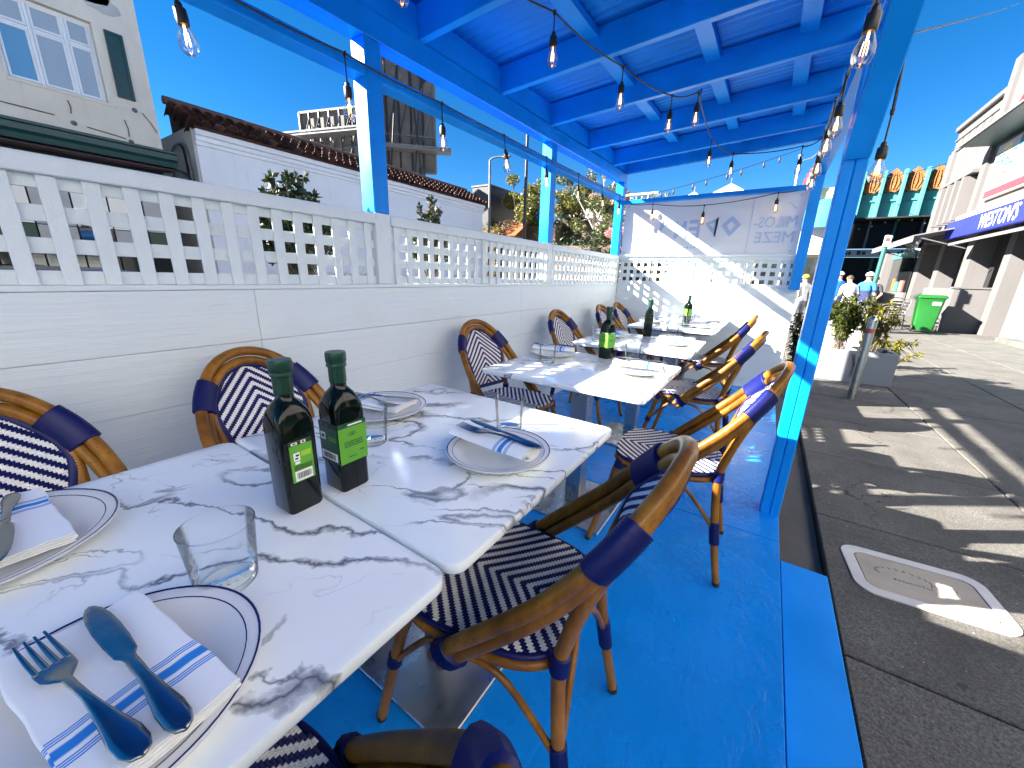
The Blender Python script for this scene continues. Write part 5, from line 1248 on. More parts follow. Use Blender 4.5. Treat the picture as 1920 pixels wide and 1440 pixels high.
def hedge(label, x0, x1, y0, y1, z1, n, mat, seed, leaf=0.12, z0=GZ):
    t = thing('hedge', label, 'hedge', ((x0+x1)/2, (y0+y1)/2, GZ), 0, 'hedges across the street'); hx, hy, hz = (x1-x0)/2, (y1-y0)/2, (z1-GZ)/2; rr = random.Random(seed)
    mb = MB()
    for k in range(5): mb.tube([(hx*(-0.8+0.4*k), 0, 0), (hx*(-0.8+0.4*k)+rr.uniform(-.2, .2), 0, hz*1.6)], [0.05, 0.02], 6)
    part('stem', mb, M['bark'], t)
    bl = []
    for k in range(34): bl.append((rr.uniform(-hx, hx)*0.9, rr.uniform(-hy, hy)*0.8, rr.uniform(0.15, 1.85)*hz, hx*0.22+0.25, hy*0.6, hz*0.36))
    mb = MB(); leaf_cloud(mb, bl, n, leaf, seed); part('foliage', mb, M[mat], t)
    mb = MB(); mb.box((0, 0, hz*0.9), (hx*1.7, hy*1.0, hz*1.6), bev=0.2); part('inner_mass', mb, M['bark'], t)
hedge('clipped yellow green hedge left of the dark pole', -18.6, -16.2, 22.4, 24.0, 4.4, 3600, 'leafy', 21)
hedge('dark green hedge behind the dark pole', -16.4, -12.6, 24.6, 26.0, 5.6, 6000, 'leafm', 22)
hedge('long mid green hedge between the middle and far blue posts', -15.2, -8.2, 27.0, 29.0, 6.3, 11000, 'leafm', 23)
hedge('low dark hedge under the pale trunked tree', -12.6, -7.6, 22.0, 24.0, 3.6, 5000, 'leafd', 24)
hedge('tall green hedge top behind the pink blossom', -9.9, -6.6, 29.5, 31.0, 6.7, 4000, 'leafm', 25)

def lamp_post(label, x, y, h, r, arm, mat):
    t = thing('street_lamp' if arm else 'pole', label, 'street lamp' if arm else 'pole', (x, y, GZ))
    mb = MB(); mb.tube([(0, 0, 0), (0, 0, h*0.5), (0, 0, h)], [r, r*0.85, r*0.7], 12); part('shaft', mb, M[mat], t, 60)
    mb = MB(); mb.lathe([(0, 0), (r*2, 0), (r*1.8, 0.2), (r*1.05, 0.3)], 14); part('foot', mb, M[mat], t, 60)
    if arm:
        mb = MB(); mb.tube(spline([(0, 0, h-0.05), (0.12, 0.05, h+0.08), (0.6, 0.2, h+0.12)], 4), r*0.5, 8); part('arm', mb, M[mat], t, 60)
        mb = MB(); mb.box((0.75, 0.25, h+0.10), (0.45, 0.16, 0.07), bev=0.02); part('lamp_head', mb, M[mat], t)
lamp_post('slim grey street lamp at the end of the white building', -12.0, 16.0, 6.5, 0.07, True, 'gsteel')
lamp_post('tall dark pole rising behind the blue rail in front of the trees', -10.6, 17.0, 9.6, 0.09, False, 'dksteel')

# planter with shrubs outside the lattice
pl = thing('planter_box', 'white planter box on the street side of the lattice wall', 'planter')
part('box', bxy(-2.32, -1.81, 0.55, 2.5, -0.35, 1.02, 0.01), M['white'], pl); part('soil', bxy(-2.29, -1.84, 0.58, 2.47, 1.021, 1.035), M['soil'], pl)
def shrub(label, x, y, w_, h, n, leaf, mat, seed, flower=0, wy=None):
    t = thing('shrub', label, 'shrub', (x, y, 1.03), 0, 'shrubs in the street side planter'); rr = random.Random(seed); mb = MB(); lf_ = MB(); wy = wy or w_
    for k in range(n):
        a = rr.uniform(0, 6.28); q = math.sqrt(rr.random()); e = Vector((q*w_*math.cos(a), q*wy*math.sin(a), h*(0.55+0.45*rr.random())*(1.05-0.45*q*q)))
        mid = Vector((e.x*0.35, e.y*0.35, e.z*0.55)); p = spline([(0, 0, 0), mid, e], 4); mb.tube(p, 0.004, 5)
        for j in range(34):
            c = p[min(len(p)-1, 4+int(rr.random()*6))].lerp(e, rr.random()*0.7); d = Vector((rr.gauss(0, 1), rr.gauss(0, 1), rr.gauss(0.3, 0.8))).normalized(); s = leaf*rr.uniform(0.7, 1.25); sd = d.cross(Vector((rr.gauss(0, 1), rr.gauss(0, 1), rr.gauss(0, 1)))).normalized()
            u = d.cross(sd)
            lf_.add([c, c+d*s*0.5+sd*s*0.27+u*s*0.05, c+d*s*1.05, c+d*s*0.5-sd*s*0.27+u*s*0.05], [(0, 1, 2), (0, 2, 3)])
    part('stem', mb, M['bark'], t); part('foliage', lf_, M[mat], t)
    for k in range(flower):
        mb = MB(); c = Vector((rr.uniform(-.03, .06), rr.uniform(-.06, .02), h*0.82+rr.uniform(0, .06)))
        for j in range(6):
            a = j*1.047; d = Vector((math.cos(a), math.sin(a), 0.5)); mb.add([c, c+d*0.02+Vector((0, 0, 0.006)), c+d*0.032, c+d.cross(Vector((0, 0, 1)))*0.012+d*0.018], [(0, 1, 2), (0, 2, 3)])
        part('flower', mb, M['pink'], t)
shrub('glossy dark green shrub above the lattice, left of the near blue post', -2.02, 1.10, 0.13, 0.60, 105, 0.034, 'leafd', 31, 0, 0.19)
shrub('smaller shrub with a pink flower above the lattice, right of the near blue post', -2.02, 2.02, 0.12, 0.64, 66, 0.030, 'leafd', 32, 3, 0.17)

# parked cars glimpsed through the lattice
def car(label, x, y, mat, L=4.4, H=1.45):
    t = thing('parked_car', label, 'car', (x, y, GZ-0.18), 0, 'cars parked across the street')
    prof = [(-L/2, 0.35), (-L/2+0.05, 0.75), (-L/2+0.25, 0.92), (-L/2+0.6, 0.98), (-L/2+1.15, H-0.05), (-L/2+1.6, H), (0.35, H), (0.75, H-0.06), (1.35, 0.98), (L/2-0.35, 0.82), (L/2-0.05, 0.66), (L/2, 0.35), (L/2-0.1, 0.22), (-L/2+0.1, 0.22)]
    mb = MB(); W = 0.86; vs = []; n = len(prof)
    for s, k in ((-1, 1.0), (1, 1.0)):
        for (p, z) in prof: vs.append((s*W*(1.0 if z < 1.0 else 0.80), p, z))
    mb.add(vs, [tuple(range(n)), tuple(range(2*n-1, n-1, -1))]+[(i, (i+1) % n, (i+1) % n+n, i+n) for i in range(n)]); part('body', mb, mat, t, 35)
    for s in (-1, 1):
        mb = MB(); mb.add([(s*0.872, -L/2+0.85, 1.0), (s*0.872, 1.2, 1.0), (s*0.70, 0.7, H-0.09), (s*0.70, -L/2+1.3, H-0.09)], [(0, 1, 2, 3)]); part('side_window', mb, M['panedark'], t)
        for p in (-L/2+0.85, L/2-0.9):
            mb = MB(); mb.lathe([(0, -0.1), (0.22, -0.1), (0.31, -0.08), (0.32, 0), (0.31, 0.08), (0.22, 0.1), (0, 0.1)], 18); wl = part('wheel', mb, M['rubber'], t, 40, loc=(s*0.8, p, 0.31), rot=(0, R(90), 0))
            mb = MB(); mb.lathe([(0, -0.105), (0.18, -0.105), (0.2, -0.09), (0.2, 0.09), (0.18, 0.105), (0, 0.105)], 14); part('rim', mb, M['gsteel'], wl, 40)
        mb = MB(); mb.box((s*0.62, L/2-0.06, 0.66), (0.36, 0.12, 0.14), bev=0.03); part('headlight', mb, M['lamp'], t)
        mb = MB(); mb.box((s*0.68, -L/2+0.05, 0.8), (0.26, 0.08, 0.14), bev=0.02); part('tail_light', mb, M['tail'], t)
car('black car parked across the street, glimpsed through the near lattice', -9.8, 1.4, M['cark'])
car('silver car parked across the street behind the black one', -9.8, 6.6, M['carg'])
car('white car parked across the street before the white building', -9.8, 12.2, M['carw'])

# ================================================================== FAR END OF THE PAVEMENT (right)
SX = 5.4
gb = thing('grey_building', 'grey stucco shop building with louvred window and blue fascia', 'building')
part('wall', bxy(SX, 14, 21.0, 25.1, 3.0, 7.35), M['greyw'], gb); part('wall', bxy(SX, 14, 12.0, 21.0, 3.0, 8.4), M['greyw'], gb)
part('cornice', bxy(SX-0.12, 14, 21.0, 25.16, 7.351, 7.56, 0.03), M['greyw'], gb); part('string_course', bxy(SX-0.05, SX-0.001, 21.0, 25.1, 6.55, 6.64), M['greyw'], gb); part('string_course', bxy(SX-0.05, SX-0.001, 21.0, 25.1, 7.0, 7.06), M['greyw'], gb)
for k in range(6): part('dentil_panel', bxy(SX-0.03, SX-0.001, 21.2+k*0.62, 21.7+k*0.62, 6.68, 6.96), M['greyw'], gb)
part('pilaster', bxy(SX-0.10, SX-0.001, 24.5, 25.08, 3.0, 6.5), M['greyw'], gb); part('pilaster', bxy(SX-0.10, SX-0.001, 20.6, 21.0, 3.0, 8.3), M['greyw'], gb)
part('window_recess', bxy(SX-0.006, SX-0.001, 21.1, 24.1, 3.6, 5.05), M['soot'], gb)
for k in range(4): 
    mb = MB(); mb.bar((SX-0.16, 21.5+k*0.7, 3.55), (SX-0.16, 21.5+k*0.7, 5.0), 0.34, 0.22); part('louvre', mb, M['greyw'], gb)
part('window_head', bxy(SX-0.28, SX-0.001, 21.0, 24.2, 5.051, 5.16), M['greyw'], gb)
part('ledge', bxy(SX-0.3, SX-0.001, 12, 21, 3.45, 3.62, 0.02), M['cream'], gb)
fa = part('fascia', bxy(4.96, SX-0.31, 9.0, 21.1, 2.84, 3.42, 0.01), M['awnblue'], gb)
text('fascia_lettering', "WESTON'S", 0.60, M['white_sign'], fa, (4.955, 18.3, 2.92), (R(90), 0, R(-90)), 0.006, 0.80, shear=0.2, off=0.006)
# ground storey
part('shop_wall', bxy(6.4, 14, 12, 30, GZ, 2.98), M['soot'], gb)
for (y0, y1) in ((16.9, 17.3), (19.6, 20.2), (22.4, 22.9), (25.0, 25.6)): part('pier', bxy(SX, SX+0.5, y0, y1, GZ, 2.98), M['greyw'], gb)
part('door', bxy(6.2, 6.35, 17.5, 18.5, GZ, 2.2), M['pane'], gb); part('door_frame', bxy(6.18, 6.36, 18.52, 18.72, GZ, 2.3), M['upvc'], gb); part('shop_window', bxy(6.2, 6.35, 18.9, 19.5, 0.9, 2.3), M['panedark'], gb)
part('side_wall', bxy(5.5, 6.3, 16.95, 17.35, 1.18, 2.95), M['cream'], gb)
mb = MB(); mb.add([(SX, 12.0, 2.83), (SX, 19.5, 2.83), (4.75, 19.5, 2.62), (4.75, 12, 2.62), (SX, 12, 2.75), (SX, 19.5, 2.75), (4.75, 19.5, 2.54), (4.75, 12, 2.54)], [(0, 1, 2, 3), (4, 7, 6, 5), (3, 2, 6, 7), (0, 4, 5, 1), (1, 5, 6, 2), (0, 3, 7, 4)]); part('roller_awning', mb, M['awngrey'], gb)
ga = thing('awning', 'sloping grey canvas awning with bulbs beneath beyond the blue fascia', 'awning')
mb = MB(); mb.add([(SX, 20.2, 3.28), (SX, 27.2, 3.28), (4.0, 27.2, 2.98), (4.0, 20.2, 2.98), (SX, 20.2, 3.24), (SX, 27.2, 3.24), (4.0, 27.2, 2.94), (4.0, 20.2, 2.94)], [(0, 1, 2, 3), (4, 7, 6, 5), (3, 2, 6, 7), (0, 4, 5, 1), (1, 5, 6, 2), (0, 3, 7, 4)]); part('canvas', mb, M['awngrey'], ga)
part('valance', bxy(3.98, 3.995, 20.2, 27.2, 2.74, 2.97), M['awngrey'], ga)
for y in (20.3, 23.7, 27.1):
    mb = MB(); mb.tube([(SX, y, 2.5), (4.05, y, 2.93)], 0.02, 6); part('arm', mb, M['gsteel'], ga)
for k in range(9):
    mb = MB(); mb.lathe([(0, 0), (0.03, -0.02), (0.05, -0.08), (0.035, -0.13), (0, -0.15)], 8); part('bulb', mb, M['white_sign'], ga, 60, loc=(4.3+0.06*k, 20.8+0.55*k, 2.88-0.12*(k % 3)))
tw = thing('shop_window', 'teal framed shop window under the grey awning', 'window')
part('frame', bxy(5.28, 5.39, 25.7, 29.6, 2.55, 2.8), M['teal'], tw); part('pane', bxy(5.33, 5.38, 25.7, 29.6, 0.9, 2.549), M['panedark'], tw); part('stall_riser', bxy(5.3, 5.39, 25.7, 29.6, GZ, 0.899), M['greyw'], tw); part('pier', bxy(5.0, 5.4, 29.61, 30.3, GZ, 2.9), M['greyw'], tw)
for (y, z, m) in ((26.4, 1.1, 'capr'), (27.3, 1.05, 'teal'), (27.9, 1.2, 'orange')): part('display_board', bxy(5.29, 5.325, y, y+0.5, 0.92, z+0.35), M[m], tw)
lw = thing('parapet_wall', 'low grey wall enclosing the shop entrance beside the green bin', 'wall')
part('wall', bxy(4.66, 5.75, 17.4, 17.55, GZ, 1.16, 0.01), M['greyw'], lw); part('wall', bxy(4.66, 4.81, 17.551, 20.2, GZ, 1.16, 0.01), M['greyw'], lw); part('coping', bxy(4.63, 5.77, 17.37, 17.58, 1.161, 1.21), M['greyw'], lw)
sg = thing('wall_sign', 'white shop sign with red and blue painted words above the fascia', 'sign')
part('board', bxy(SX-0.10, SX-0.01, 14.4, 19.95, 3.95, 5.55, 0.01), M['white_sign'], sg)
text('lettering', 'FR6Z', 0.62, M['bluep'], sg, (SX-0.105, 19.75, 4.80), (R(90), 0, R(-90)), 0.004, 0.9); text('lettering', 'yo', 0.6, M['red'], sg, (SX-0.105, 18.05, 4.85), (R(90), 0, R(-90)), 0.004, 0.9, shear=0.3)
text('lettering', '1010', 0.45, M['red'], sg, (SX-0.105, 19.6, 4.32), (R(90), 0, R(-90)), 0.004, 0.9); part('print_band', bxy(SX-0.108, SX-0.101, 16.0, 19.9, 4.0, 4.22), M['red'], sg)
part('print_patch', bxy(SX-0.108, SX-0.101, 16.0, 17.6, 5.28, 5.5), M['red'], sg); part('print_patch', bxy(SX-0.108, SX-0.101, 18.1, 18.5, 5.2, 5.5), M['bluep'], sg); part('print_patch', bxy(SX-0.108, SX-0.101, 19.0, 19.5, 5.25, 5.45), M['yel'], sg)
mb = MB(); mb.prism([(17.9, 4.5), (16.2, 4.75), (16.0, 4.4)], 0, SX-0.112, SX-0.105); part('print_patch', mb, M['cyan'], sg); mb = MB(); mb.prism([(17.6, 4.42), (16.2, 4.36), (16.4, 4.26)], 0, SX-0.112, SX-0.105); part('print_patch', mb, M['bluep'], sg)
s2 = thing('wall_sign', 'second white sign with a pink figure higher up at the right edge', 'sign')
part('board', bxy(SX-0.10, SX-0.01, 14.0, 19.6, 6.25, 7.6, 0.01), M['white_sign'], s2); mb = MB(); mb.tube(spline([(SX-0.11, 19.3, 6.5), (SX-0.11, 18.9, 6.9), (SX-0.11, 18.5, 6.7), (SX-0.11, 18.3, 7.3)], 4), 0.09, 6, flat=0.2); part('print_figure', mb, M['red'], s2)
cn = thing('canopy', 'thin dark canopy jutting over the painted sign', 'canopy')
mb = MB(); mb.prism([(SX-0.01, 6.1), (SX-0.9, 5.82), (SX-0.9, 5.76), (SX-0.01, 5.95)], 1, 13.5, 20.6); part('slab', mb, M['awngrey'], cn); mb = MB(); mb.prism([(SX-0.01, 5.94), (SX-0.85, 5.75), (SX-0.01, 5.70)], 1, 13.6, 20.5); part('soffit', mb, M['dkgreen'], cn)
aq = thing('aqua_shopfront', 'pale aqua painted shopfront at the right edge', 'building')
part('column', bxy(5.35, 5.75, 15.35, 15.75, GZ, 2.98, 0.02), M['aqua'], aq); part('stall_riser', bxy(5.5, 5.6, 10, 15.34, GZ, 1.0), M['aqua'], aq); part('plinth', bxy(5.15, 5.5, 10, 15.3, GZ-0.02, GZ+0.12), M['concrete'], aq); part('shop_window', bxy(5.52, 5.6, 10, 15.34, 1.01, 2.98), M['pane'], aq)
for y in (12.6, 14.2): part('mullion', bxy(5.46, 5.519, y, y+0.14, GZ+0.12, 2.98), M['aqua'], aq)

# the sunlit row of shops that lines the pavement beside and behind the viewer
for i, (y0, y1, h, m, lab) in enumerate(((-26, -15.2, 6.8, 'shopc', 'tan two storey shop beside the pavement, farthest behind the viewer'), (-15.1, -4.1, 7.6, 'shopw', 'pale grey two storey shop beside the pavement, behind the viewer'), (-4.0, 3.4, 6.9, 'shopc', 'tan two storey shop directly beside the deck across the pavement'), (3.5, 9.9, 7.4, 'shopw', 'pale grey two storey shop between the tan one and the aqua shopfront'))):
    t = thing('shop_building', lab, 'building', (0, 0, 0), 0, 'shops along the pavement')
    part('upper_wall', bxy(SX, SX+8, y0, y1, 3.1, h), M[m], t); part('cornice', bxy(SX-0.15, SX+0.3, y0, y1, h+0.001, h+0.22, 0.03), M[m], t)
    n = int((y1-y0)/3.2); d = (y1-y0)/n
    for k in range(n):
        a = y0+d*k; part('pier', bxy(SX, SX+0.4, a, a+0.7, GZ, 3.099), M['greyw'], t); part('shop_window', bxy(SX+0.25, SX+0.35, a+0.701, a+d, 0.75, 2.7), M['panedark'], t); part('stall_riser', bxy(SX+0.05, SX+0.35, a+0.701, a+d, GZ, 0.749), M['dkgreen'], t); part('sign_board', bxy(SX+0.02, SX+0.35, a+0.701, a+d, 2.701, 3.099), M['awngrey'], t)
        w_ = part('window', bxy(SX-0.005, SX+0.05, a+d*0.32, a+d*0.72, 4.1, 5.6), M['pane'], t); part('frame', bxy(SX-0.03, SX-0.006, a+d*0.32-0.06, a+d*0.72+0.06, 4.0, 4.09), M['upvc'], w_)

te = thing('teal_building', 'teal building with fins and orange crests at the end of the street', 'building')
part('upper_wall', bxy(2.6, 16, 36.2, 44, 5.45, 8.0), M['teal'], te); part('belt', bxy(2.6, 16, 36.12, 36.199, 6.5, 6.6), M['teal'], te)
for k in range(13):
    x = 2.9+k*1.0
    part('fin', bxy(x-0.09, x+0.09, 35.75, 36.199, 5.45, 8.3, 0.02), M['dteal'] if False else M['teal'], te)
    poly = [(x+0.12, 7.15), (x+0.3, 7.0), (x+0.5, 7.08), (x+0.7, 7.0), (x+0.88, 7.15), (x+0.90, 8.0), (x+0.75, 8.2), (x+0.5, 8.42), (x+0.25, 8.2), (x+0.10, 8.0)]
    mb = MB(); mb.prism(poly, 1, 36.0, 36.195); cr_ = part('crest', mb, M['orange'], te)
    for q in range(4):
        mb = MB(); mb.tube(spline([(x+0.5+(q-1.5)*0.12, 35.99, 7.15), (x+0.5+(q-1.5)*0.2, 35.97, 7.6), (x+0.5+(q-1.5)*0.10, 35.99, 8.15-abs(q-1.5)*0.1)], 3), 0.03, 5); part('crest_rib', mb, M['orange'], cr_)
part('shop_glass', bxy(0.5, 16, 36.5, 36.6, 3.6, 5.44), M['panedark'], te); part('soffit', bxy(0.5, 16, 35.2, 44, 5.36, 5.449), M['soot'], te)
part('lower_wall', bxy(-1, 16, 36.9, 44, GZ, 3.05), M['soot'], te)
part('sign_band', bxy(1.4, 9, 35.9, 36.0, 3.02, 3.52, 0.01), M['white_sign'], te)
rr = random.Random(2); x = 3.9
while x < 7.4:
    l = rr.choice((0.10, 0.14, 0.2)); part('sign_stroke', bxy(x, x+l, 35.885, 35.899, 3.18, 3.18+rr.choice((0.2, 0.26, 0.16))), M['ink'], te); x += l+rr.choice((0.05, 0.06, 0.3))
for k in range(7): part('mullion', bxy(2.2+k*1.3, 2.3+k*1.3, 36.3, 36.49, 3.6, 5.36), M['dteal' if k % 2 else 'gsteel'], te); 
for k in range(5): part('door_post', bxy(1.6+k*1.9, 1.75+k*1.9, 36.5, 36.7, GZ, 3.0), M['dteal'], te)
mb = MB()
for k in range(10):
    mb.lathe([(0, 0), (0.04, -0.03), (0.05, -0.08), (0, -0.12)], 7, (3.0+k*0.62, 35.6, 5.1-0.25*math.sin(k*0.9)))
part('fairy_lights', mb, M['white_sign'], te)['kind'] = 'stuff'
yb = thing('yellow_building', 'small pale yellow building with a round blue awning behind the blue posts', 'building')
part('wall', bxy(-1.2, 2.55, 30.5, 35, GZ, 6.6), M['yel'], yb); part('shopfront', bxy(-1.1, 2.5, 30.3, 30.499, GZ, 2.7), M['panedark'], yb); part('lower_wall', bxy(-1.15, 2.52, 30.2, 30.499, 2.9, 4.5), M['umbw'], yb)
mb = MB(); vs = []; n = 14
for i in range(n+1):
    a = math.pi*i/n
    for j in range(5): b = math.pi/2*j/4; vs.append((1.9+1.25*math.cos(a), 30.49-1.1*math.sin(b)*math.sin(a), 4.35+1.7*math.sin(a)*math.cos(b)))
mb.add(vs, [(i*5+j, i*5+j+1, i*5+j+6, i*5+j+5) for i in range(n) for j in range(4)]); part('dome_awning', mb, M['umb'], yb, 180)

for i, (x, y, z, lab) in enumerate(((-4.3, 24, 5.9, 'white tent peak above the banner, left one'), (-2.6, 24, 6.15, 'white tent peak above the banner, right one with a finial'))):
    t = thing('market_tent', lab, 'tent', (x, y, GZ), 0, 'white tents beyond the banner')
    mb = MB(); mb.add([(-1.4, -1.4, z-1.0), (1.4, -1.4, z-1.0), (1.4, 1.4, z-1.0), (-1.4, 1.4, z-1.0), (0, 0, z)], [(0, 1, 4), (1, 2, 4), (2, 3, 4), (3, 0, 4), (3, 2, 1, 0)]); part('canvas', mb, M['umbw'], t)
    for sx in (-1.35, 1.35):
        for sy in (-1.35, 1.35): mb = MB(); mb.tube([(sx, sy, 0), (sx, sy, z-1.0)], 0.04, 6); part('pole', mb, M['gsteel'], t)
    mb = MB(); mb.tube([(0, 0, z-0.1), (0, 0, z+0.25)], 0.03, 6); part('finial', mb, M['gsteel'], t)
fp = thing('flagpole', 'white flagpole with a furled red and white flag beyond the far post', 'flagpole', (0.4, 30, GZ))
mb = MB(); mb.tube([(0, 0, 0), (-0.28, 0, 8.4)], [0.11, 0.07], 8); part('pole', mb, M['white_sign'], fp, 60); mb = MB(); mb.lathe([(0, 0), (0.12, 0.05), (0.12, 0.15), (0, 0.2)], 8); part('ball', mb, M['gsteel'], fp, 60, loc=(-0.28, 0, 8.4))
mb = MB(); mb.tube([(-0.25, 0, 8.2), (0.25, 0, 8.3), (0.5, 0.0, 8.5)], 0.03, 6); part('yard', mb, M['gsteel'], fp)
for k in range(5):
    mb = MB(); n = 8
    for j in range(n):
        z = 8.3-2.1*j/n; z2 = 8.3-2.1*(j+1)/n; x = 0.62+0.12*k-0.09*j+0.04*math.sin(j*1.3+k); x2 = 0.62+0.12*k-0.09*(j+1)+0.04*math.sin((j+1)*1.3+k)
        mb.box(((x+x2)/2, 0.05*math.sin(j+k), (z+z2)/2), (0.14, 0.05, 0.28))
    part('flag_stripe', mb, M['red' if k % 2 == 0 else 'white_sign'], fp)
gp = thing('sign_pole', 'slim green pole with a small white notice on the pavement', 'pole', (2.55, 15.8, GZ))
mb = MB(); mb.tube([(0, 0, 0), (0.03, 0, 2.75)], 0.055, 10); part('shaft', mb, M['dteal'], gp, 60); mb = MB(); mb.box((0.03, -0.07, 2.58), (0.16, 0.02, 0.30), bev=0.005); part('notice', mb, M['white_sign'], gp); mb = MB(); mb.box((0.03, -0.082, 2.62), (0.09, 0.003, 0.09)); part('notice_print', mb, M['red'], gp)

bi = thing('wheelie_bin', 'bright green wheeled bin against the low grey wall', 'bin', (4.08, 16.75, GZ), R(-6))
mb = MB(); vs = []
for z, hx, hy in ((0.06, 0.22, 0.24), (0.62, 0.255, 0.29), (0.98, 0.275, 0.32), (1.02, 0.30, 0.34)): vs += [(x, y, z) for x, y in rrect(hx*2, hy*2, 0.05, 3)]
n = 16; mb.add(vs, [(i*n+k, i*n+(k+1) % n, (i+1)*n+(k+1) % n, (i+1)*n+k) for i in range(3) for k in range(n)]+[tuple(range(n))[::-1], tuple(range(3*n, 4*n))]); part('body', mb, M['binm'], bi, 40)
mb = MB(); vs = []
for z, hx, hy in ((1.022, 0.31, 0.36), (1.06, 0.31, 0.36), (1.10, 0.27, 0.31)): vs += [(x, y, z) for x, y in rrect(hx*2, hy*2, 0.05, 3)]
mb.add(vs, [(i*n+k, i*n+(k+1) % n, (i+1)*n+(k+1) % n, (i+1)*n+k) for i in range(2) for k in range(n)]+[tuple(range(n))[::-1], tuple(range(2*n, 3*n))]); part('lid', mb, M['binm'], bi, 40)
mb = MB(); mb.tube([(-0.25, 0.38, 1.03), (0.25, 0.38, 1.03)], 0.02, 8); part('handle', mb, M['binm'], bi); 
mb = MB(); mb.box((0.12, -0.315, 0.86), (0.18, 0.01, 0.1)); part('sticker', mb, M['white_sign'], bi)
for sx in (-0.25, 0.25):
    mb = MB(); mb.lathe([(0, -0.03), (0.06, -0.03), (0.1, -0.025), (0.12, 0), (0.1, 0.025), (0.06, 0.03), (0, 0.03)], 16); part('wheel', mb, M['rubber'], bi, 40, loc=(sx, -0.22, 0.12), rot=(0, R(90), 0))

# metal tables and chairs by the shop
def metal_chair(label, x, y, rz):
    t = thing('metal_chair', label, 'chair', (x, y, GZ), rz, 'black metal chairs by the shop')
    mb = MB(); mb.box((0, 0, 0.45), (0.42, 0.42, 0.025), bev=0.01); part('seat', mb, M['dksteel'], t)
    for sx in (-0.2, 0.2):
        mb = MB(); mb.tube(spline([(sx, 0.24, 0), (sx, 0.2, 0.44), (sx, 0.18, 0.66), (sx, -0.18, 0.67), (sx, -0.2, 0.44), (sx, -0.25, 0)], 3), 0.015, 6); part('frame', mb, M['gsteel'], t, 60)
    mb = MB(); mb.tube(spline([(-0.2, -0.2, 0.45), (-0.2, -0.28, 0.9), (0.2, -0.28, 0.9), (0.2, -0.2, 0.45)], 4), 0.014, 6); part('back_frame', mb, M['gsteel'], t, 60)
    for k in range(4): mb = MB(); mb.bar((-0.19, -0.22-0.02*k, 0.52+0.1*k), (0.19, -0.22-0.02*k, 0.52+0.1*k), 0.015, 0.05); part('back_slat', mb, M['dksteel'], t)
metal_chair('black metal chair facing the street beside the green bin', 3.45, 17.2, R(100)); metal_chair('black metal chair turned away, left of its twin by the shop', 2.95, 18.1, R(200)); metal_chair('black metal chair tucked beneath the small dark table', 3.6, 18.6, R(10))
mt = thing('metal_table', 'small dark metal table among the chairs by the shop', 'table', (3.25, 17.7, GZ))
mb = MB(); mb.lathe([(0, 0.72), (0.35, 0.72), (0.36, 0.735), (0.35, 0.75), (0, 0.75)], 20); part('top', mb, M['dksteel'], mt, 40); mb = MB(); mb.tube([(0, 0, 0.02), (0, 0, 0.72)], 0.03, 8); part('stem', mb, M['dksteel'], mt); mb = MB(); mb.lathe([(0, 0), (0.22, 0), (0.2, 0.02), (0, 0.03)], 16); part('foot', mb, M['dksteel'], mt, 40)

# pavement planter, plants, bollard, utility cover
pp = thing('planter_trough', 'long grey planter trough on the pavement behind the steel bollard', 'planter', (1.14, 7.30, GZ), R(1))
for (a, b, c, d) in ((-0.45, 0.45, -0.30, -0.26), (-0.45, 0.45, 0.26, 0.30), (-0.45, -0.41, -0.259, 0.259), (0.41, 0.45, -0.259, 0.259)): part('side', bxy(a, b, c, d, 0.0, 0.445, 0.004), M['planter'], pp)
part('soil', bxy(-0.41, 0.41, -0.26, 0.26, 0.1, 0.38), M['soil'], pp)
def bamboo_plant(label, x, y, z, h, n, w_, mat, seed, name='plant', leaf=0.10):
    t = thing(name, label, 'plant', (x, y, z), 0, 'plants at the end of the deck'); rr = random.Random(seed); st = MB(); lf_ = MB()
    for k in range(n):
        e = Vector((rr.gauss(0, w_), rr.gauss(0, w_*0.8), h*rr.uniform(0.6, 1.0))); b = Vector((rr.gauss(0, 0.04), rr.gauss(0, 0.04), 0))
        p = spline([b, b.lerp(e, 0.5)+Vector((0, 0, 0.12*h)), e], 5); st.tube(p, 0.006, 5)
        for j in range(60):
            c = p[int(len(p)*rr.uniform(0.3, 0.99))]; d = Vector((rr.gauss(0, 1), rr.gauss(0, 1), rr.gauss(0.0, 0.6))).normalized(); s = leaf*rr.uniform(0.6, 1.3); sd = d.cross(Vector((0, 0, 1))).normalized()
            lf_.add([c, c+d*s*0.4+sd*s*0.15, c+d*s+Vector((0, 0, -0.25*s)), c+d*s*0.4-sd*s*0.15], [(0, 1, 2), (0, 2, 3)])
    part('stem', st, M['bark'], t); part('foliage', lf_, M[mat], t)
bamboo_plant('bushy green plant filling the grey trough behind the blue post', 0.98, 7.28, GZ+0.38, 0.85, 26, 0.17, 'leafm', 41)
bamboo_plant('spindly plant at the right end of the grey trough', 1.34, 7.28, GZ+0.38, 0.75, 14, 0.13, 'leafy', 42)
bamboo_plant('trailing sprig hanging over the front of the grey trough', 1.17, 6.985, GZ+0.40, -0.33, 5, 0.035, 'leafy', 43, leaf=0.035)
bamboo_plant('dark leafy plant in the gap beside the end wall', 0.45, 5.75, GZ, 1.0, 16, 0.09, 'leafd', 44, leaf=0.09)
bamboo_plant('low creeping plant spilling onto the pavement behind the trough', 1.75, 8.6, GZ, 0.5, 12, 0.2, 'leafy', 45)
bo = thing('bollard', 'brushed steel bollard leaning in view before the grey planter', 'bollard', (1.045, 5.96, GZ))
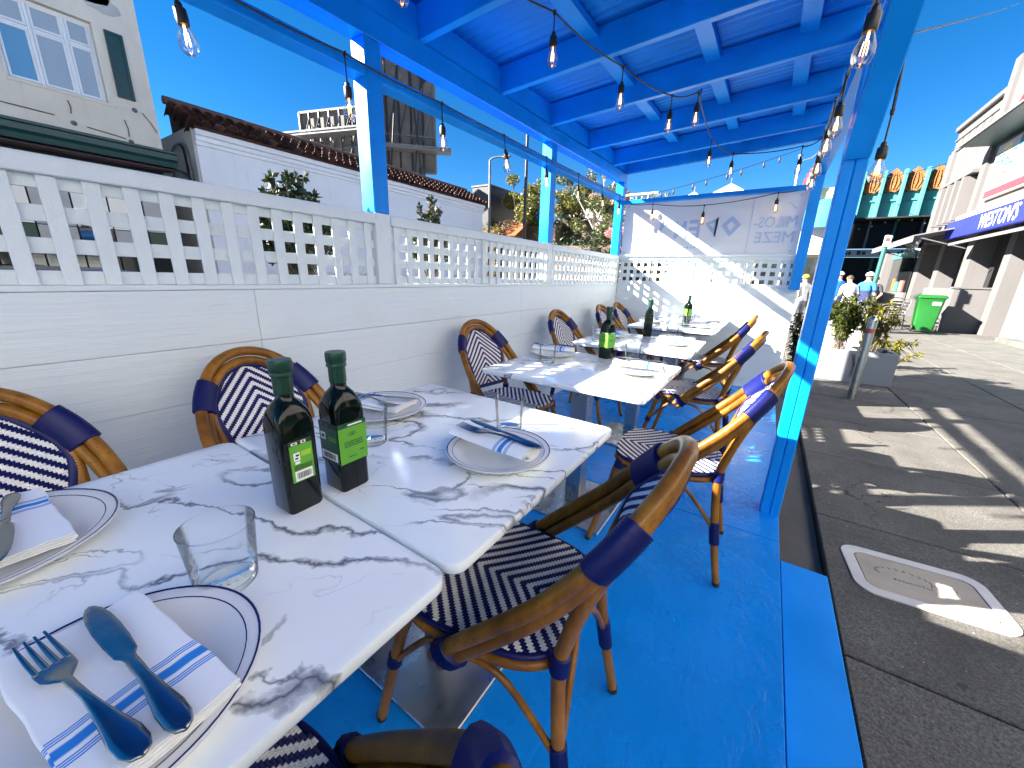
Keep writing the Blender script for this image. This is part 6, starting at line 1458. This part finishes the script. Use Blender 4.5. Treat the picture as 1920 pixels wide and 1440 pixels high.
mb = MB(); mb.lathe([(0, 0), (0.044, 0), (0.044, 0.94), (0.038, 0.968), (0.022, 0.985), (0, 0.99)], 24); part('tube', mb, M['steel'], bo, 50); mb = MB(); mb.lathe([(0.0443, 0.80), (0.0448, 0.80), (0.0448, 0.85), (0.0443, 0.85)], 24, closed=True); part('red_band', mb, M['capr'], bo)
ub = thing('utility_box', 'white utility box standing behind the grey planter', 'utility box', (1.16, 9.2, GZ))
part('body', bxy(-0.2, 0.2, -0.18, 0.18, 0, 0.62, 0.012), M['white_sign'], ub); part('lid', bxy(-0.22, 0.22, -0.2, 0.2, 0.621, 0.68, 0.012), M['white_sign'], ub)
w2 = thing('planter_trough', 'second pale planter trough farther along the pavement', 'planter', (1.3, 11.0, GZ))
part('side', bxy(-0.6, 0.6, -0.28, 0.28, 0, 0.4, 0.01), M['umbw'], w2); part('soil', bxy(-0.55, 0.55, -0.24, 0.24, 0.401, 0.41), M['soil'], w2)
uc = thing('utility_cover', 'rounded rectangular utility cover set in the pavement', 'utility cover', (0.815, 2.262, GZ), R(5))
def ring_mesh(w0, d0, w1, d1, r0, r1, z0, z1):
    mb = MB(); a = rrect(w0, d0, r0, 6); b = rrect(w1, d1, r1, 6); n = len(a); vs = [(x, y, z1) for x, y in a]+[(x, y, z1) for x, y in b]+[(x, y, z0) for x, y in a]+[(x, y, z0) for x, y in b]
    fs = []
    for k in range(n):
        j = (k+1) % n; fs += [(k, j, n+j, n+k), (2*n+k, k, j, 2*n+j)[::-1], (n+k, n+j, 3*n+j, 3*n+k)]
    mb.add(vs, fs); return mb
part('frame', ring_mesh(0.53, 0.37, 0.435, 0.275, 0.075, 0.045, -0.03, 0.007), M['castring'], uc)
lid = part('lid', slab_mesh(0.425, 0.265, 0.04, -0.02, 0.0045, 0.002), M['stone'], uc)
mb = MB(); rr = random.Random(5)
for k in range(14):
    a = math.pi*(1.1-k*0.092); mb.box((0.0+0.10*math.cos(a)-0.05, 0.02+0.045*math.sin(a), 0.006), (0.006, 0.011, 0.004))
for k in range(10): mb.box((-0.09+0.014*k, -0.02, 0.006), (0.005, 0.010, 0.004))
mb.lathe([(0.028, 0.004), (0.032, 0.0075), (0.036, 0.004)], 20, (0.10, 0.02, 0)); e_ = part('embossing', mb, M['stone'], lid); e_['kind'] = 'stuff'

# overhead wires
def wire(label, a, b, sag, r, bulbs_n=0):
    t = thing('overhead_wire', label, 'wire'); a, b = Vector(a), Vector(b); P = []
    for k in range(25): q = k/24; p = a.lerp(b, q); p.z -= sag*4*q*(1-q); P.append(p)
    mb = MB(); mb.tube(P, r, 5); part('cable', mb, M['black'], t)
    for k in range(bulbs_n):
        p = P[1+int(22*k/bulbs_n)]; mb = MB(); mb.lathe([(0, 0.0), (0.03, -0.02), (0.035, -0.12), (0.05, -0.2), (0, -0.26)], 7); part('bulb', mb, M['dksteel'], t, 60, loc=p)
wire('thin string of festoon bulbs far beyond the banner', (-5.6, 19.2, 4.85), (0.4, 20.2, 6.35), 0.12, 0.012, 9)
wire('dark overhead cable in the sky at the upper right corner', (0.248, 1.99, 1.985), (4.67, 19.4, 9.25), 0.04, 0.0035)
wire('thin cable running from the grey building corner', (5.45, 24.6, 6.2), (3.4, 36, 8.0), 0.2, 0.015)

# ================================================================== PEOPLE on the pavement beyond the planter
def person(label, x, y, h, rz, top, legs, cap=None, brim=None, arm_bend=0.0, lower=None, lean=0.0):
    """standing figure about 1.75 m tall before scaling; faces local +y"""
    V = []; E = []; Rr = []
    def v(p, r, par=None):
        V.append(p); Rr.append(r)
        if par is not None: E.append((par, len(V)-1))
        return len(V)-1
    pel = v((0, 0, 0.95), (0.155, 0.11)); bel = v((0, 0.01+lean*0.1, 1.10), (0.145, 0.10), pel); ch = v((0, 0.0+lean*0.25, 1.30), (0.165, 0.115), bel)
    nk0 = v((0, -0.01+lean*0.42, 1.46), (0.085, 0.075), ch); nk = v((0, 0.0+lean*0.5, 1.53), (0.052, 0.055), nk0); hd0 = v((0, 0.02+lean*0.58, 1.60), (0.070, 0.085), nk); hd = v((0, 0.02+lean*0.65, 1.69), (0.076, 0.095), hd0); v((0, 0.015+lean*0.68, 1.755), (0.05, 0.06), hd)
    hands = []
    for s in (-1, 1):
        hp = v((s*0.095, 0, 0.88), (0.092, 0.098), pel); kn = v((s*0.11, 0.03, 0.50), (0.060, 0.062), hp); an = v((s*0.115, -0.02, 0.09), (0.038, 0.042), kn); v((s*0.125, 0.14, 0.035), (0.040, 0.030), an)
        shd = v((s*0.185, -0.005+lean*0.38, 1.41), (0.062, 0.062), nk0); el = v((s*0.255, -0.03+lean*0.25, 1.13), (0.042, 0.042), shd)
        hx = Vector((s*(0.25-0.10*arm_bend), 0.05+0.22*arm_bend+lean*0.2, 0.90+0.20*arm_bend)); wr = v(tuple(hx), (0.028, 0.028), el)
        pm = v(tuple(hx+Vector((0, 0.03+0.05*arm_bend, -0.07*(1-arm_bend)))), (0.036, 0.022), wr); hands.append((s, Vector(V[pm])))
    me = bpy.data.meshes.new('body'); me.from_pydata(V, E, []); ob = bpy.data.objects.new('tmp', me); COL.objects.link(ob)
    md = ob.modifiers.new('skin', 'SKIN'); md.use_smooth_shade = True
    for i, r in enumerate(Rr): me.skin_vertices[0].data[i].radius = r; me.skin_vertices[0].data[i].use_root = (i == 0)
    sb = ob.modifiers.new('sub', 'SUBSURF'); sb.levels = 2; sb.render_levels = 2
    dg = bpy.context.evaluated_depsgraph_get(); dg.update(); bm_ = bpy.data.meshes.new_from_object(ob.evaluated_get(dg)); bpy.data.objects.remove(ob)
    mb = MB(); mb.v = [tuple(p.co) for p in bm_.vertices]; mb.f = [tuple(p.vertices) for p in bm_.polygons]
    for p in bm_.polygons:
        c = p.center; m = 1
        if c.z > 1.50 : m = 0
        elif c.z < 0.93 and abs(c.x) < 0.22 and not (abs(c.x) > 0.19 and c.z > 0.75): m = 2
        elif abs(c.x) > 0.19 and c.z < 1.18: m = 0
        elif lower and c.z < 1.27: m = 3
        if c.z < 0.10: m = 4
        mb.mi.append(m)
    for s, pm in hands:
        for k in range(4):
            a = pm+Vector((s*(0.004), (k-1.5)*0.018, -0.02)); L = (0.07, 0.078, 0.074, 0.06)[k]; mb.tube([a, a+Vector((0, 0.008, -L*0.55)), a+Vector((-s*0.012, 0.014, -L))], [0.0095, 0.0088, 0.007], 6, mi=0)
        a = pm+Vector((-s*0.01, 0.03, 0.0)); mb.tube([a, a+Vector((-s*0.012, 0.03, -0.02)), a+Vector((-s*0.014, 0.036, -0.05))], [0.011, 0.010, 0.008], 6, mi=0)
    hc = Vector((0, 0.02+lean*0.65, 1.665))
    mb.lathe([(0.0, 0.0)]+[(0.016*math.sin(q*0.785), 0.0-0.0+0.02*q/4) for q in range(1, 4)]+[(0, 0.022)], 6, hc+Vector((0, 0.088, -0.03)), 0)
    for s in (-1, 1):
        mb.tube([hc+Vector((s*0.078, -0.01, -0.03)), hc+Vector((s*0.088, -0.02, 0.0)), hc+Vector((s*0.08, -0.012, 0.03))], [0.010, 0.013, 0.009], 6, mi=0)
        mb.lathe([(0, -0.008), (0.007, 0), (0, 0.008)], 6, hc+Vector((s*0.03, 0.089, 0.012)), 4)
    mb.box(hc+Vector((0, 0.088, -0.065)), (0.045, 0.008, 0.010), mi=5)
    t = thing('person', label, 'person', (x, y, GZ), rz, 'people standing beyond the planter'); t.scale = (h/1.78,)*3
    part('body', mb, [M['skin'], M[top], M[legs], M[lower or top], M['rubber'], M['capr']], t, 180)
    mb = MB(); hr = [(0.0, 0.112)]+[(0.094*math.sin(q*0.26), 0.012+0.10*math.cos(q*0.26)) for q in range(1, 8)]; mb.lathe(hr, 16, hc+Vector((0, -0.014, -0.012)))
    mb.v = [(vx*0.92, vy-0.02*max(0, (hc.z-vz))*8 if vy < hc.y else vy, vz) for vx, vy, vz in mb.v]; part('hair', mb, M['hair'], t, 180)
    if cap:
        mb = MB(); mb.lathe([(0.0, 0.128)]+[(0.105*math.sin(q*0.25), 0.02+0.108*math.cos(q*0.25)) for q in range(1, 7)], 16, hc+Vector((0, -0.008, -0.01))); cp = part('cap', mb, M[cap], t, 180)
        mb = MB(); mb.add([hc+Vector(p) for p in ((-0.075, 0.07, 0.035), (-0.05, 0.17, 0.02), (0.05, 0.17, 0.02), (0.075, 0.07, 0.035), (-0.075, 0.07, 0.045), (-0.05, 0.17, 0.03), (0.05, 0.17, 0.03), (0.075, 0.07, 0.045))], [(0, 1, 2, 3), (7, 6, 5, 4), (0, 4, 5, 1), (1, 5, 6, 2), (2, 6, 7, 3)]); part('cap_brim', mb, M[brim or cap], cp)
person('person in a white cap and blue jacket with navy lower half, seen from behind', 2.28, 14.9, 1.70, R(-35), 'jacket', 'jeans', 'capw', 'capr', 0.6, 'navyc')
person('person in a white top and black trousers beside the blue jacket, seen from behind', 1.93, 14.8, 1.62, R(20), 'shirtw', 'trousers', None, None, 0.8, None, 0.25)
person('person in a white cap half hidden behind the near blue post', 1.73, 15.7, 1.72, R(30), 'jacket', 'jeans', 'capw', 'capr', 0.5)
person('person in a yellow cap and white shirt between the two blue posts', 0.83, 14.6, 1.60, R(40), 'shirtw', 'jeans', 'capy', 'capy', 0.4)
person('person in dark clothes standing right of the green sign pole', 2.95, 18.0, 1.66, R(150), 'trousers', 'trousers', None, None, 0.4)

# small litter on the deck
rr = random.Random(17); mb = MB()
for k in range(16):
    x, y = rr.uniform(-0.35, 0.22), rr.uniform(0.35, 2.6); a = rr.uniform(0, 6.28); l = rr.uniform(0.002, 0.006); d = Vector((math.cos(a), math.sin(a), 0)); n = Vector((-d.y, d.x, 0)); c = Vector((x, y, 0.0015))
    mb.add([c-d*l, c-n*l*0.3+Vector((0, 0, 0.001)), c+d*l+Vector((0, 0, 0.002)), c+n*l*0.3], [(0, 1, 2), (0, 2, 3)])
lt = part('leaf_litter', mb, M['leafb'], None); lt['kind'] = 'stuff'; lt['label'] = 'tiny dry leaf scraps scattered on the blue deck'; lt['category'] = 'litter'
